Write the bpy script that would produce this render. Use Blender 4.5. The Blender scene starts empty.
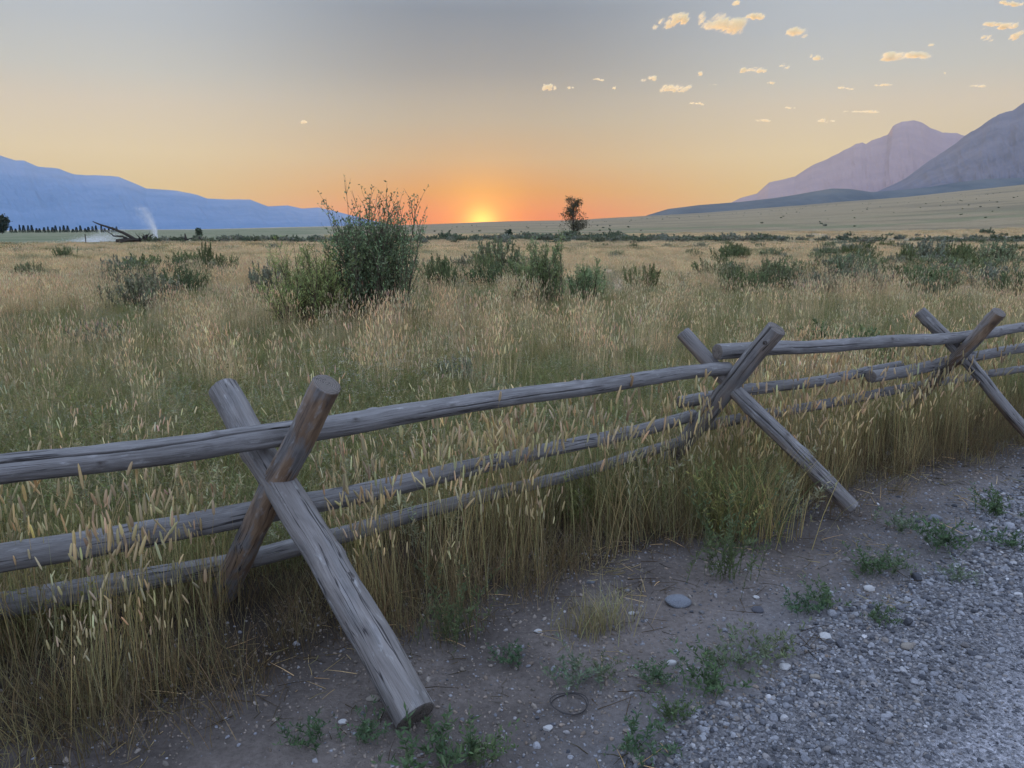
import bpy, math, random
import numpy as np
from mathutils import Vector, Matrix

C = bpy.context.scene.collection
R = math.radians
RNG = np.random.default_rng(11)

# ------------------------------------------------------------------ camera
F = 769.0
PITCH = R(11.32)
CZ = 1.6
SP, CP = math.sin(PITCH), math.cos(PITCH)


def P(px, py, d):
    x = (px - 512) / F * d
    y = -(py - 384) / F * d
    return np.array([x, d * CP + y * SP, CZ - d * SP + y * CP])


def ray(px, py):
    a = P(px, py, 1.0)
    a[2] -= CZ
    return a


# ------------------------------------------------------------------ noise
def _hash(ix, iy, seed):
    h = (ix.astype(np.int64) * 374761393 + iy.astype(np.int64) * 668265263 + seed * 974634777) & 0xFFFFFFFF
    h = ((h ^ (h >> 13)) * 1274126177) & 0xFFFFFFFF
    h = (h ^ (h >> 16)) & 0xFFFFFFFF
    return h / 4294967295.0


def vnoise(x, y, seed=0):
    x = np.asarray(x, float); y = np.asarray(y, float)
    ix = np.floor(x); iy = np.floor(y)
    fx = x - ix; fy = y - iy
    ux = fx * fx * fx * (fx * (fx * 6 - 15) + 10)
    uy = fy * fy * fy * (fy * (fy * 6 - 15) + 10)
    a = _hash(ix, iy, seed); b = _hash(ix + 1, iy, seed)
    c = _hash(ix, iy + 1, seed); d = _hash(ix + 1, iy + 1, seed)
    return (a * (1 - ux) + b * ux) * (1 - uy) + (c * (1 - ux) + d * ux) * uy


def fbm(x, y, seed=0, octv=4, gain=0.5):
    t = 0; amp = 1; n = 0
    for o in range(octv):
        t = t + amp * vnoise(np.asarray(x) * 2 ** o + 17.3 * o, np.asarray(y) * 2 ** o - 9.1 * o, seed + o)
        n += amp; amp *= gain
    return t / n


def ridged(x, y, seed=0, octv=4):
    t = 0; amp = 1; n = 0
    for o in range(octv):
        t = t + amp * (1 - np.abs(2 * vnoise(np.asarray(x) * 2 ** o + 7.7 * o, np.asarray(y) * 2 ** o + 3.1 * o, seed + o) - 1))
        n += amp; amp *= 0.5
    return t / n


def sstep(a, b, x):
    t = np.clip((np.asarray(x, float) - a) / (b - a), 0, 1)
    return t * t * (3 - 2 * t)


# ------------------------------------------------------------------ terrain
CREST_PX = [-900, 0, 200, 330, 430, 483, 573, 640, 700, 750, 830, 890, 1024, 1200, 1900]
CREST_UP = [0.0, 0.0, 0.6, 3.5, 5.5, 7.6, 9.5, 13, 16, 19.5, 24.5, 28, 37.5, 47, 60]


def s_grass(x, y):
    return (x + 0.69) * -0.555 + (y - 2.66) * 0.832


def g_gravel(x, y):
    return (x - 0.39) * -0.671 + (y - 2.06) * 0.741


def h_road(x, y):
    return (x - 1.03) * -0.671 + (y - 2.06) * 0.741


def px_of(x, y):
    yy = np.maximum(y, 0.05 * np.abs(x) + 1e-3)
    return 512 + F * np.asarray(x) / (yy * CP + 1e-6) * 0.985


def terr(x, y):
    x = np.asarray(x, float); y = np.asarray(y, float)
    r = np.hypot(x, y)
    s = s_grass(x, y)
    fld = sstep(0.3, 2.0, s)
    z = -0.05 * sstep(0.5, 1.6, s) * (1 - sstep(5, 12, s))
    z = z + fld * 0.16 * (fbm(x / 5, y / 5, 3, 3) - 0.5) * sstep(2, 9, r)
    z = z + (1 - fld) * 0.018 * (fbm(x / 0.35, y / 0.35, 8, 3) - 0.5)
    z = z + 0.5 * (fbm(x / 40, y / 40, 5, 3) - 0.5) * sstep(25, 90, r) * (1 - sstep(250, 500, r))
    px = px_of(x, y)
    up = np.interp(px, CREST_PX, CREST_UP) * (y > 0)
    zc = CZ + up / F * 1500
    t = np.clip((r - 110) / 1390, 0, None)
    t = np.where(t > 1, 1 + 0 * t, t)
    z = z + np.where(up > 0.05, zc, 0.0) * t ** 1.15
    z = z + (fbm(x / 130, y / 130, 21, 4) - 0.5) * 3.0 * sstep(200, 900, r) * np.clip(up / 12, 0, 1)
    return z


def G(px, py):
    d = ray(px, py)
    t = 3.0
    if d[2] > -0.004:
        d = d.copy(); d[2] = -0.004
    t = CZ / -d[2]
    for _ in range(12):
        p = d * t
        t = (CZ - float(terr(p[0], p[1]))) / -d[2]
    p = d * t
    return np.array([p[0], p[1], float(terr(p[0], p[1]))])


def depth_of(p):
    return p[1] * CP - (p[2] - CZ) * SP


# ------------------------------------------------------------------ mesh helpers
def mk_mesh(name, V, quads=None, tris=None, cols=None, attrs=None, smooth=False):
    me = bpy.data.meshes.new(name)
    V = np.asarray(V, np.float32)
    nq = 0 if quads is None else len(quads)
    nt = 0 if tris is None else len(tris)
    me.vertices.add(len(V)); me.vertices.foreach_set('co', V.ravel())
    loops = []
    if nq: loops.append(np.asarray(quads, np.int32).ravel())
    if nt: loops.append(np.asarray(tris, np.int32).ravel())
    if nq + nt:
        L = np.concatenate(loops)
        me.loops.add(len(L)); me.loops.foreach_set('vertex_index', L)
        me.polygons.add(nq + nt)
        tot = np.concatenate([np.full(nq, 4, np.int32), np.full(nt, 3, np.int32)])
        st = np.concatenate([[0], np.cumsum(tot)[:-1]]).astype(np.int32)
        me.polygons.foreach_set('loop_start', st)
        try: me.polygons.foreach_set('loop_total', tot)
        except Exception: pass
        if smooth: me.polygons.foreach_set('use_smooth', np.ones(nq + nt, bool))
    if cols is not None:
        a = me.color_attributes.new('col', 'FLOAT_COLOR', 'POINT')
        c = np.ones((len(V), 4), np.float32); c[:, :3] = cols
        a.data.foreach_set('color', c.ravel())
    for k, arr in (attrs or {}).items():
        arr = np.asarray(arr, np.float32)
        if arr.ndim == 2:
            a = me.attributes.new(k, 'FLOAT_VECTOR', 'POINT'); a.data.foreach_set('vector', arr.ravel())
        else:
            a = me.attributes.new(k, 'FLOAT', 'POINT'); a.data.foreach_set('value', arr)
    me.update(calc_edges=True); me.validate()
    return me


def link(name, me, mat=None, parent=None, loc=(0, 0, 0), rz=0.0, sc=1.0):
    o = bpy.data.objects.new(name, me); C.objects.link(o)
    if mat is not None and me is not None and len(me.materials) == 0: me.materials.append(mat)
    o.location = loc; o.rotation_euler = (0, 0, rz)
    o.scale = (sc, sc, sc) if not hasattr(sc, '__len__') else sc
    if parent is not None: o.parent = parent
    return o


def tag(o, label=None, cat=None, group=None, kind=None):
    if label: o['label'] = label
    if cat: o['category'] = cat
    if group: o['group'] = group
    if kind: o['kind'] = kind
    return o


class Acc:
    def __init__(s):
        s.v = []; s.q = []; s.t = []; s.c = []; s.n = 0

    def add(s, V, q=None, t=None, col=(1, 1, 1)):
        V = np.asarray(V, float).reshape(-1, 3)
        if q is not None: s.q.append(np.asarray(q, int) + s.n)
        if t is not None: s.t.append(np.asarray(t, int) + s.n)
        c = np.asarray(col, float)
        s.c.append(np.broadcast_to(c, (len(V), 3)).copy() if c.ndim == 1 else c)
        s.v.append(V); s.n += len(V)

    def mesh(s, name, smooth=False):
        return mk_mesh(name, np.concatenate(s.v), np.concatenate(s.q) if s.q else None,
                       np.concatenate(s.t) if s.t else None, np.concatenate(s.c), smooth=smooth)


def tube(acc, pts, radii, sides=5, col=(1, 1, 1), cap=True):
    pts = np.asarray(pts, float); n = len(pts)
    tg = np.gradient(pts, axis=0)
    tg /= np.linalg.norm(tg, axis=1, keepdims=True) + 1e-9
    ref = np.array([0.31, 0.87, 0.38]); ref /= np.linalg.norm(ref)
    a = np.cross(tg, ref); a /= np.linalg.norm(a, axis=1, keepdims=True) + 1e-9
    b = np.cross(tg, a)
    th = np.linspace(0, 2 * np.pi, sides, endpoint=False)
    V = pts[:, None, :] + np.asarray(radii)[:, None, None] * (a[:, None, :] * np.cos(th)[None, :, None] + b[:, None, :] * np.sin(th)[None, :, None])
    V = V.reshape(-1, 3)
    q = []
    for i in range(n - 1):
        for j in range(sides):
            k = (j + 1) % sides
            q.append((i * sides + j, i * sides + k, (i + 1) * sides + k, (i + 1) * sides + j))
    t = None
    if cap:
        V = np.vstack([V, pts[:1], pts[-1:]])
        t = []
        for j in range(sides):
            k = (j + 1) % sides
            t.append((n * sides, k, j)); t.append((n * sides + 1, (n - 1) * sides + j, (n - 1) * sides + k))
    acc.add(V, q, t, col)


def leaves(acc, p, d, L, W, col, rng, bend=0.0):
    """diamond leaves: base p (n,3), unit direction d, length L, width W, colours (n,3)"""
    n = len(p)
    d = d / (np.linalg.norm(d, axis=1, keepdims=True) + 1e-9)
    s = np.cross(d, rng.normal(size=(n, 3))); s /= np.linalg.norm(s, axis=1, keepdims=True) + 1e-9
    L = np.broadcast_to(L, n)[:, None]; W = np.broadcast_to(W, n)[:, None]
    V = np.stack([p, p + d * L * .45 + s * W * .5, p + d * L, p + d * L * .45 - s * W * .5], 1)
    q = np.arange(4 * n).reshape(n, 4)
    acc.add(V.reshape(-1, 3), q, None, np.repeat(col, 4, axis=0))


# ------------------------------------------------------------------ materials
def new_mat(name):
    m = bpy.data.materials.new(name); m.use_nodes = True
    nt = m.node_tree; nt.nodes.clear()
    out = nt.nodes.new('ShaderNodeOutputMaterial')
    return m, nt, out


def N(nt, typ, **kw):
    n = nt.nodes.new(typ)
    for k, v in kw.items():
        if k.startswith('i_'):
            n.inputs[k[2:].replace('_', ' ')].default_value = v
        else: setattr(n, k, v)
    return n


def ramp(nt, stops, interp='LINEAR'):
    n = nt.nodes.new('ShaderNodeValToRGB'); cr = n.color_ramp; cr.interpolation = interp
    while len(cr.elements) < len(stops): cr.elements.new(0.5)
    for e, (p, c) in zip(cr.elements, stops):
        e.position = p; e.color = (*c, 1) if len(c) == 3 else c
    return n


def mixc(nt, a, b, fac, mode='MIX'):
    n = nt.nodes.new('ShaderNodeMix'); n.data_type = 'RGBA'; n.blend_type = mode; n.clamp_factor = True
    for sock, val in ((n.inputs[0], fac), (n.inputs[6], a), (n.inputs[7], b)):
        if hasattr(val, 'node'): nt.links.new(val, sock)
        elif isinstance(val, (int, float)): sock.default_value = val
        else: sock.default_value = (*val, 1)
    return n.outputs[2]


def math_n(nt, op, a, b=0.0, c=None, clamp=False):
    n = nt.nodes.new('ShaderNodeMath'); n.operation = op; n.use_clamp = clamp
    for i, val in enumerate((a, b) if c is None else (a, b, c)):
        if hasattr(val, 'node'): nt.links.new(val, n.inputs[i])
        else: n.inputs[i].default_value = val
    return n.outputs[0]


def plant_mat(name, var=0.35, trans=0.3, inst=True, warm=(1.07, .99, .88), cool=(.95, 1.0, .98)):
    """leaf and stalk colour comes from the plant's own vertex colours, varied from plant to plant"""
    m, nt, out = new_mat(name)
    at = N(nt, 'ShaderNodeAttribute', attribute_name='col')
    oi = N(nt, 'ShaderNodeObjectInfo')
    col = mixc(nt, cool, warm, oi.outputs['Random'])
    col = mixc(nt, at.outputs['Color'], col, 1.0, 'MULTIPLY')
    wn = N(nt, 'ShaderNodeTexWhiteNoise', noise_dimensions='1D')
    nt.links.new(oi.outputs['Random'], wn.inputs['W'])
    br = math_n(nt, 'MULTIPLY_ADD', wn.outputs['Value'], var * 2, 1 - var)
    sc = N(nt, 'ShaderNodeVectorMath', operation='SCALE')
    nt.links.new(col, sc.inputs[0]); nt.links.new(br, sc.inputs['Scale'])
    df = N(nt, 'ShaderNodeBsdfDiffuse'); tr = N(nt, 'ShaderNodeBsdfTranslucent')
    nt.links.new(sc.outputs[0], df.inputs['Color']); nt.links.new(sc.outputs[0], tr.inputs['Color'])
    mx = N(nt, 'ShaderNodeMixShader'); mx.inputs[0].default_value = trans
    nt.links.new(df.outputs[0], mx.inputs[1]); nt.links.new(tr.outputs[0], mx.inputs[2])
    nt.links.new(mx.outputs[0], out.inputs['Surface'])
    return m


M_DRY = plant_mat('dry_stalks', .26, .45)
M_GREEN = plant_mat('green_blades', .25, .38, warm=(1.2, 1.02, .8), cool=(.95, 1.0, .95))
M_LEAF = plant_mat('shrub_leaves', .12, .25, warm=(1.05, 1.0, .92), cool=(.95, 1.0, 1.05))
M_TWIG = plant_mat('twigs', .1, .0)


def wood_mat():
    m, nt, out = new_mat('weathered_wood')
    L = nt.links.new
    g = N(nt, 'ShaderNodeAttribute', attribute_name='grain')
    wm = N(nt, 'ShaderNodeAttribute', attribute_name='warm')
    cp = N(nt, 'ShaderNodeAttribute', attribute_name='cap')

    def noi(scale, detail=6, rough=.6, dist=0.0):
        mp = N(nt, 'ShaderNodeMapping'); mp.inputs['Scale'].default_value = scale
        L(g.outputs['Vector'], mp.inputs[0])
        n = N(nt, 'ShaderNodeTexNoise'); n.inputs['Scale'].default_value = 1; n.inputs['Detail'].default_value = detail
        n.inputs['Roughness'].default_value = rough; n.inputs['Distortion'].default_value = dist
        L(mp.outputs[0], n.inputs['Vector'])
        return n.outputs['Fac']
    fine = noi((230, 230, 6), 5, .65)
    mid = noi((24, 24, 3.2), 7, .64, .8)
    blot = noi((14, 14, 4.5), 5, .62)
    spot = noi((34, 34, 11), 5, .62)
    base = ramp(nt, [(.25, (.105, .099, .092)), (.42, (.165, .157, .147)), (.6, (.215, .206, .195)), (.8, (.295, .285, .272))])
    L(mid, base.inputs[0])
    f2 = ramp(nt, [(.3, (.72, .71, .70)), (.55, (1, 1, 1)), (.8, (1.15, 1.14, 1.13))])
    L(fine, f2.inputs[0])
    col = mixc(nt, base.outputs[0], f2.outputs[0], .8, 'MULTIPLY')
    # brown where the bark came off late
    wr = ramp(nt, [(.3, (.075, .045, .026)), (.5, (.21, .125, .062)), (.7, (.36, .25, .145))])
    L(mid, wr.inputs[0])
    bm = ramp(nt, [(.42, (0, 0, 0)), (.53, (1, 1, 1))]); L(blot, bm.inputs[0])
    wf = math_n(nt, 'MULTIPLY', math_n(nt, 'MULTIPLY', bm.outputs[0], wm.outputs['Fac'], clamp=True), .8)
    col = mixc(nt, col, wr.outputs[0], wf)
    # pale lichen flecks and dark stains
    sp = ramp(nt, [(.60, (0, 0, 0)), (.72, (1, 1, 1))]); L(spot, sp.inputs[0])
    col = mixc(nt, col, (.45, .45, .43), math_n(nt, 'MULTIPLY', sp.outputs[0], .45))
    ds = ramp(nt, [(.28, (1, 1, 1)), (.42, (0, 0, 0))]); L(blot, ds.inputs[0])
    col = mixc(nt, col, (.06, .052, .05), math_n(nt, 'MULTIPLY', ds.outputs[0], .55))
    # sawn ends: growth rings
    sx = N(nt, 'ShaderNodeVectorMath', operation='MULTIPLY'); L(g.outputs['Vector'], sx.inputs[0]); sx.inputs[1].default_value = (1, 1, 0)
    ln = N(nt, 'ShaderNodeVectorMath', operation='LENGTH'); L(sx.outputs[0], ln.inputs[0])
    rr = math_n(nt, 'SINE', math_n(nt, 'MULTIPLY_ADD', ln.outputs['Value'], 900.0, math_n(nt, 'MULTIPLY', spot, 9.0)))
    rc = mixc(nt, (.10, .085, .07), (.19, .165, .14), math_n(nt, 'MULTIPLY_ADD', rr, .5, .5))
    rc = mixc(nt, rc, (.05, .046, .045), math_n(nt, 'MULTIPLY', ds.outputs[0], 1.0))
    col = mixc(nt, col, rc, cp.outputs['Fac'])
    kt = N(nt, 'ShaderNodeAttribute', attribute_name='knot')
    col = mixc(nt, col, (.05, .038, .03), math_n(nt, 'MULTIPLY', kt.outputs['Fac'], .85))
    ckn = noi((26, 26, .9), 4, .5, .2)
    lin_ = math_n(nt, 'ABSOLUTE', math_n(nt, 'SUBTRACT', ckn, .5))
    lr = ramp(nt, [(.006, (1, 1, 1)), (.014, (0, 0, 0))]); L(lin_, lr.inputs[0])
    bl2 = ramp(nt, [(.44, (0, 0, 0)), (.52, (1, 1, 1))]); L(noi((5, 5, 2.2), 3, .5), bl2.inputs[0])
    col = mixc(nt, col, (.028, .025, .024), math_n(nt, 'MULTIPLY', math_n(nt, 'MULTIPLY', lr.outputs[0], bl2.outputs[0]), .9))
    # fine checks
    ck = ramp(nt, [(.30, (1, 1, 1)), (.36, (0, 0, 0))]); L(fine, ck.inputs[0])
    col = mixc(nt, col, (.035, .032, .032), math_n(nt, 'MULTIPLY', ck.outputs[0], .75))
    bs = N(nt, 'ShaderNodeBsdfPrincipled'); bs.inputs['Roughness'].default_value = .82
    bs.inputs['Specular IOR Level'].default_value = .25
    L(col, bs.inputs['Base Color'])
    hh = math_n(nt, 'ADD', math_n(nt, 'MULTIPLY', fine, .7), math_n(nt, 'MULTIPLY', mid, .6))
    bu = N(nt, 'ShaderNodeBump'); bu.inputs['Strength'].default_value = .7; bu.inputs['Distance'].default_value = .006
    L(hh, bu.inputs['Height']); L(bu.outputs[0], bs.inputs['Normal'])
    L(bs.outputs[0], out.inputs['Surface'])
    return m


M_WOOD = wood_mat()


def stone_mat():
    m, nt, out = new_mat('stone'); L = nt.links.new
    oi = N(nt, 'ShaderNodeObjectInfo')
    r = ramp(nt, [(0, (.05, .052, .058)), (.2, (.12, .122, .13)), (.45, (.20, .202, .212)), (.65, (.28, .28, .285)), (.8, (.22, .195, .17)), (.9, (.11, .108, .11)), (.975, (.27, .265, .26)), (1, (.50, .49, .48))])
    L(oi.outputs['Random'], r.inputs[0])
    tc = N(nt, 'ShaderNodeTexCoord')
    n = N(nt, 'ShaderNodeTexNoise'); n.inputs['Scale'].default_value = 4; n.inputs['Detail'].default_value = 6
    L(tc.outputs['Object'], n.inputs['Vector'])
    v = ramp(nt, [(.3, (.72, .72, .72)), (.7, (1.2, 1.2, 1.2))]); L(n.outputs[0], v.inputs[0])
    col = mixc(nt, r.outputs[0], v.outputs[0], 1, 'MULTIPLY')
    bs = N(nt, 'ShaderNodeBsdfPrincipled'); bs.inputs['Roughness'].default_value = .85; bs.inputs['Specular IOR Level'].default_value = .25
    L(col, bs.inputs['Base Color']); L(bs.outputs[0], out.inputs['Surface'])
    return m


M_STONE = stone_mat()


def rock_mat(name, c):
    m, nt, out = new_mat(name); L = nt.links.new
    tc = N(nt, 'ShaderNodeTexCoord')
    n = N(nt, 'ShaderNodeTexNoise'); n.inputs['Scale'].default_value = 22; n.inputs['Detail'].default_value = 8
    L(tc.outputs['Object'], n.inputs['Vector'])
    r = ramp(nt, [(.3, tuple(.6 * v for v in c)), (.5, c), (.72, tuple(min(1.3 * v + .03, .8) for v in c))])
    L(n.outputs[0], r.inputs[0])
    bs = N(nt, 'ShaderNodeBsdfPrincipled'); bs.inputs['Roughness'].default_value = .85
    bu = N(nt, 'ShaderNodeBump'); bu.inputs['Strength'].default_value = .5; bu.inputs['Distance'].default_value = .01
    L(n.outputs[0], bu.inputs['Height']); L(bu.outputs[0], bs.inputs['Normal'])
    L(r.outputs[0], bs.inputs['Base Color']); L(bs.outputs[0], out.inputs['Surface'])
    return m


def ground_mat():
    m, nt, out = new_mat('ground_soil'); L = nt.links.new
    at = N(nt, 'ShaderNodeAttribute', attribute_name='col')
    rd = N(nt, 'ShaderNodeAttribute', attribute_name='road')
    ge = N(nt, 'ShaderNodeNewGeometry')

    def noi(scale, detail=6, rough=.6):
        n = N(nt, 'ShaderNodeTexNoise'); n.inputs['Scale'].default_value = scale; n.inputs['Detail'].default_value = detail
        n.inputs['Roughness'].default_value = rough; L(ge.outputs['Position'], n.inputs['Vector']); return n.outputs[0]
    a, b, c2 = noi(3.1, 8, .65), noi(38, 8, .7), noi(.35, 6, .6)
    ra = ramp(nt, [(.3, (.74, .73, .72)), (.7, (1.22, 1.22, 1.22))]); L(a, ra.inputs[0])
    rb = ramp(nt, [(.3, (.62, .61, .60)), (.68, (1.32, 1.32, 1.33))]); L(b, rb.inputs[0])
    rc = ramp(nt, [(.3, (.85, .84, .82)), (.7, (1.12, 1.13, 1.15))]); L(c2, rc.inputs[0])
    col = mixc(nt, at.outputs['Color'], ra.outputs[0], .8, 'MULTIPLY')
    col = mixc(nt, col, rb.outputs[0], .75, 'MULTIPLY')
    col = mixc(nt, col, rc.outputs[0], .8, 'MULTIPLY')
    # grit in the packed road
    vo = N(nt, 'ShaderNodeTexVoronoi'); vo.inputs['Scale'].default_value = 95; vo.inputs['Randomness'].default_value = 1
    L(ge.outputs['Position'], vo.inputs['Vector'])
    bw = N(nt, 'ShaderNodeRGBToBW'); L(vo.outputs['Color'], bw.inputs[0])
    rv = ramp(nt, [(.15, (.55, .56, .58)), (.5, (1, 1, 1)), (.85, (1.5, 1.5, 1.52))]); L(bw.outputs[0], rv.inputs[0])
    col = mixc(nt, col, mixc(nt, col, rv.outputs[0], 1, 'MULTIPLY'), rd.outputs['Fac'])
    bs = N(nt, 'ShaderNodeBsdfPrincipled'); bs.inputs['Roughness'].default_value = .95; bs.inputs['Specular IOR Level'].default_value = .1
    L(col, bs.inputs['Base Color'])
    vd = ramp(nt, [(0, (1, 1, 1)), (.6, (0, 0, 0))]); L(vo.outputs['Distance'], vd.inputs[0])
    hh = math_n(nt, 'ADD', math_n(nt, 'MULTIPLY', b, .9), math_n(nt, 'MULTIPLY', vd.outputs[0], math_n(nt, 'MULTIPLY', rd.outputs['Fac'], .5)))
    bu = N(nt, 'ShaderNodeBump'); bu.inputs['Strength'].default_value = 1.0; bu.inputs['Distance'].default_value = .03
    L(hh, bu.inputs['Height']); L(bu.outputs[0], bs.inputs['Normal'])
    L(bs.outputs[0], out.inputs['Surface'])
    return m


# ------------------------------------------------------------------ ground sheet
def build_ground():
    az = np.concatenate([np.linspace(-180, -52, 60, endpoint=False), np.linspace(-52, 52, 620, endpoint=False), np.linspace(52, 180, 60, endpoint=False)])
    az = np.radians(az)
    rr = np.concatenate([[0.25], 0.25 * 1.0225 ** np.arange(1, 480)])
    rr = rr[rr < 6450]; rr = np.append(rr, 6500)
    A, Rr = np.meshgrid(az, rr)
    X = Rr * np.sin(A); Y = Rr * np.cos(A)
    Z = terr(X, Y)
    V = np.stack([X, Y, Z], -1).reshape(-1, 3)
    na, nr = len(az), len(rr)
    i = np.arange(nr - 1)[:, None] * na; j = np.arange(na)[None, :]; k = (j + 1) % na
    q = np.stack([i + j, i + na + j, i + na + k, i + k], -1).reshape(-1, 4)[:, ::-1]
    V = np.vstack([V, [[0, 0, float(terr(0, 0.01))]]])
    t = np.stack([np.full(na, len(V) - 1), np.arange(na), (np.arange(na) + 1) % na], -1)[:, ::-1]
    x, y = V[:, 0], V[:, 1]
    r = np.hypot(x, y); px = px_of(x, y)
    wob = (fbm(x / .5, y / .5, 31, 4) - .5)
    sg = s_grass(x, y) + wob * .5; gg = g_gravel(x, y) + wob * .45; hh = h_road(x, y) + wob * .4
    dirt = np.array([.192, .164, .143]); gravel = np.array([.20, .195, .195]); road = np.array([.385, .38, .39])
    grass_base = np.array([.055, .044, .034]); tan = np.array([.58, .44, .30]); green = np.array([.14, .165, .085])
    slope = np.array([.26, .202, .115])
    L = lambda a, b, f: a * (1 - f[:, None]) + b * f[:, None]
    col = np.broadcast_to(dirt, (len(x), 3)).copy()
    damp = sstep(.50, .64, fbm(x / .8 + 4, y / .8, 77, 4))
    col = L(col, dirt * .68, damp)
    col = L(col, gravel, sstep(.55, -.25, gg))
    roadf = sstep(.06, -.25, hh)
    col = L(col, road, roadf)
    col = L(col, grass_base, sstep(-.12, .25, sg))  # near-black ground starting at the roadside grass edge
    col = L(col, np.array([.36, .28, .185]), sstep(.9, 2.6, sg))
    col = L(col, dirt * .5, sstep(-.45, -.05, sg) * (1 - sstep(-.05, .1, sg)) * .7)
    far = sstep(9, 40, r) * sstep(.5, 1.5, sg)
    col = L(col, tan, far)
    gp = sstep(.54, .66, fbm(x / 9, y / 9, 41, 4)) * .75 * far
    col = L(col, green * 1.3, gp)
    # irrigated pasture on the low side, scrub strip, dry bench on the other side
    left = 1 - sstep(300, 420, px + 60 * (fbm(x / 60, y / 60, 2, 3) - .5))
    past = left * sstep(88, 100, r + 10 * (fbm(x / 20, y / 20, 6, 3) - .5)) * (y > 0)
    col = L(col, np.array([.105, .135, .07]), past * (1 - sstep(900, 1600, r)) * .8)
    bench = (1 - left) * sstep(125, 175, r) * (y > 0)
    st = fbm(px / 90 + r / 70, np.log(np.maximum(r, 1)) * 16, 9, 5)
    col = L(col, slope, bench)
    col = L(col, np.array([.155, .13, .082]), bench * sstep(.48, .72, st) * .6)
    col = L(col, np.array([.30, .24, .145]), bench * sstep(.52, .34, st) * .3)
    col = L(col, np.array([.15, .16, .08]), bench * (1 - sstep(200, 420, r)) * sstep(.44, .6, fbm(px / 120, np.log(np.maximum(r, 1)) * 9, 57, 4)) * .7)
    scr = (1 - left) * sstep(78, 98, r) * (1 - sstep(120, 140, r)) * (y > 0)
    col = L(col, np.array([.12, .125, .075]), scr * .8)
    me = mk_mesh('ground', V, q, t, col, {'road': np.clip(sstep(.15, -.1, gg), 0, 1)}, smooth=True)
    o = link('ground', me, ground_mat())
    tag(o, 'bare dirt shoulder, gravel road and dry meadow running out to the far slope', 'ground', kind='structure')


build_ground()


# ------------------------------------------------------------------ mountains
def mountain_mat(name, c1, c2, scale):
    m, nt, out = new_mat(name); L = nt.links.new
    ge = N(nt, 'ShaderNodeNewGeometry')
    n = N(nt, 'ShaderNodeTexNoise'); n.inputs['Scale'].default_value = scale; n.inputs['Detail'].default_value = 9; n.inputs['Roughness'].default_value = .6
    L(ge.outputs['Position'], n.inputs['Vector'])
    r = ramp(nt, [(.35, c1), (.62, c2)]); L(n.outputs[0], r.inputs[0])
    d = N(nt, 'ShaderNodeBsdfDiffuse'); L(r.outputs[0], d.inputs['Color']); L(d.outputs[0], out.inputs['Surface'])
    return m


def mountain(name, prof, d, mat, label, cat, front=.45, back=.3, amp=.16, seed=1, ncol=900, rough=.012, ks=26, sharp=1.25):
    xs = np.array([p[0] for p in prof], float); ys = np.array([p[1] for p in prof], float)
    px = np.linspace(xs[0], xs[-1], ncol)
    py = np.interp(px, xs, ys)
    k = np.ones(3) / 3
    py = np.convolve(np.pad(py, 1, 'edge'), k, 'valid')
    py = py + (fbm(px / 14, px * 0, seed, 4) - .5) * rough * (230 - py) * 2
    ridge = np.array([P(a, b, d) for a, b in zip(px, py)])
    nf, nb = 120, 14
    T = np.concatenate([np.linspace(0, 1, nf), 1 + np.linspace(0, 1, nb + 1)[1:]])
    rows = []
    for t in T:
        if t <= 1:
            s = 1 - front * (1 - t); prof_z = t ** sharp
        else:
            s = 1 + back * (t - 1); prof_z = 1 - (t - 1) ** 1.2
        rel = min(t, 2 - t)
        rg = ridged(px / ks + 2.0 * t, t * 5 + px / ks * .3, seed + 40, 6) - .62
        z = ridge[:, 2] * prof_z + ridge[:, 2] * amp * rg * math.sin(math.pi * rel) * 1.6
        z = np.minimum(z, ridge[:, 2] * (0.02 + prof_z + (1 - prof_z) * .35)) if t < 1 else z
        rows.append(np.stack([ridge[:, 0] * s, ridge[:, 1] * s, z - 3 - 12 * (1 - prof_z)], 1))
    V = np.array(rows).reshape(-1, 3)
    nr = len(T)
    i = np.arange(nr - 1)[:, None] * ncol; j = np.arange(ncol - 1)[None, :]
    q = np.stack([i + j, i + j + 1, i + ncol + j + 1, i + ncol + j], -1).reshape(-1, 4)
    me = mk_mesh(name, V, q, smooth=True)
    o = link(name, me, mat)
    tag(o, label, cat, kind='structure')
    return o


M_MTN1 = mountain_mat('mountain_haze_blue', (.10, .175, .275), (.13, .205, .315), .004)  # blue of distant haze painted into the slope colour
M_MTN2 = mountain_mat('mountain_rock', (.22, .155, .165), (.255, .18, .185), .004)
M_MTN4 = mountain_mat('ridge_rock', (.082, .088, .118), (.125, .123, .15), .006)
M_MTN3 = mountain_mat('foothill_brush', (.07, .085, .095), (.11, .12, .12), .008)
mountain('mountain_range', [(-260, 120), (-120, 138), (-40, 150), (0, 155), (16, 160), (24, 160), (38, 166), (58, 168), (74, 174), (98, 175), (118, 176), (130, 181), (146, 188), (176, 190), (196, 194), (207, 198), (228, 199), (250, 199), (268, 206), (288, 205), (302, 208), (318, 207), (336, 211), (380, 222), (430, 232)],
         5200, M_MTN1, 'long blue mountain range sloping down towards the sunset', 'mountain range', seed=3, amp=.05, rough=.008, ks=14, back=.15)
mountain('mountain_peak', [(690, 222), (740, 198), (757, 193), (769, 182), (779, 180), (795, 176), (812, 165), (830, 157), (846, 149), (856, 143), (862, 142), (866, 144), (872, 140), (888, 134), (893, 126), (902, 121), (914, 119), (922, 121), (930, 127), (943, 132), (958, 133), (990, 140), (1040, 150), (1120, 170)],
         6000, M_MTN2, 'hazy mauve mountain peak with a blunt rocky top', 'mountain', seed=12, amp=.028, rough=.012, back=.07, ks=11)
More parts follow.
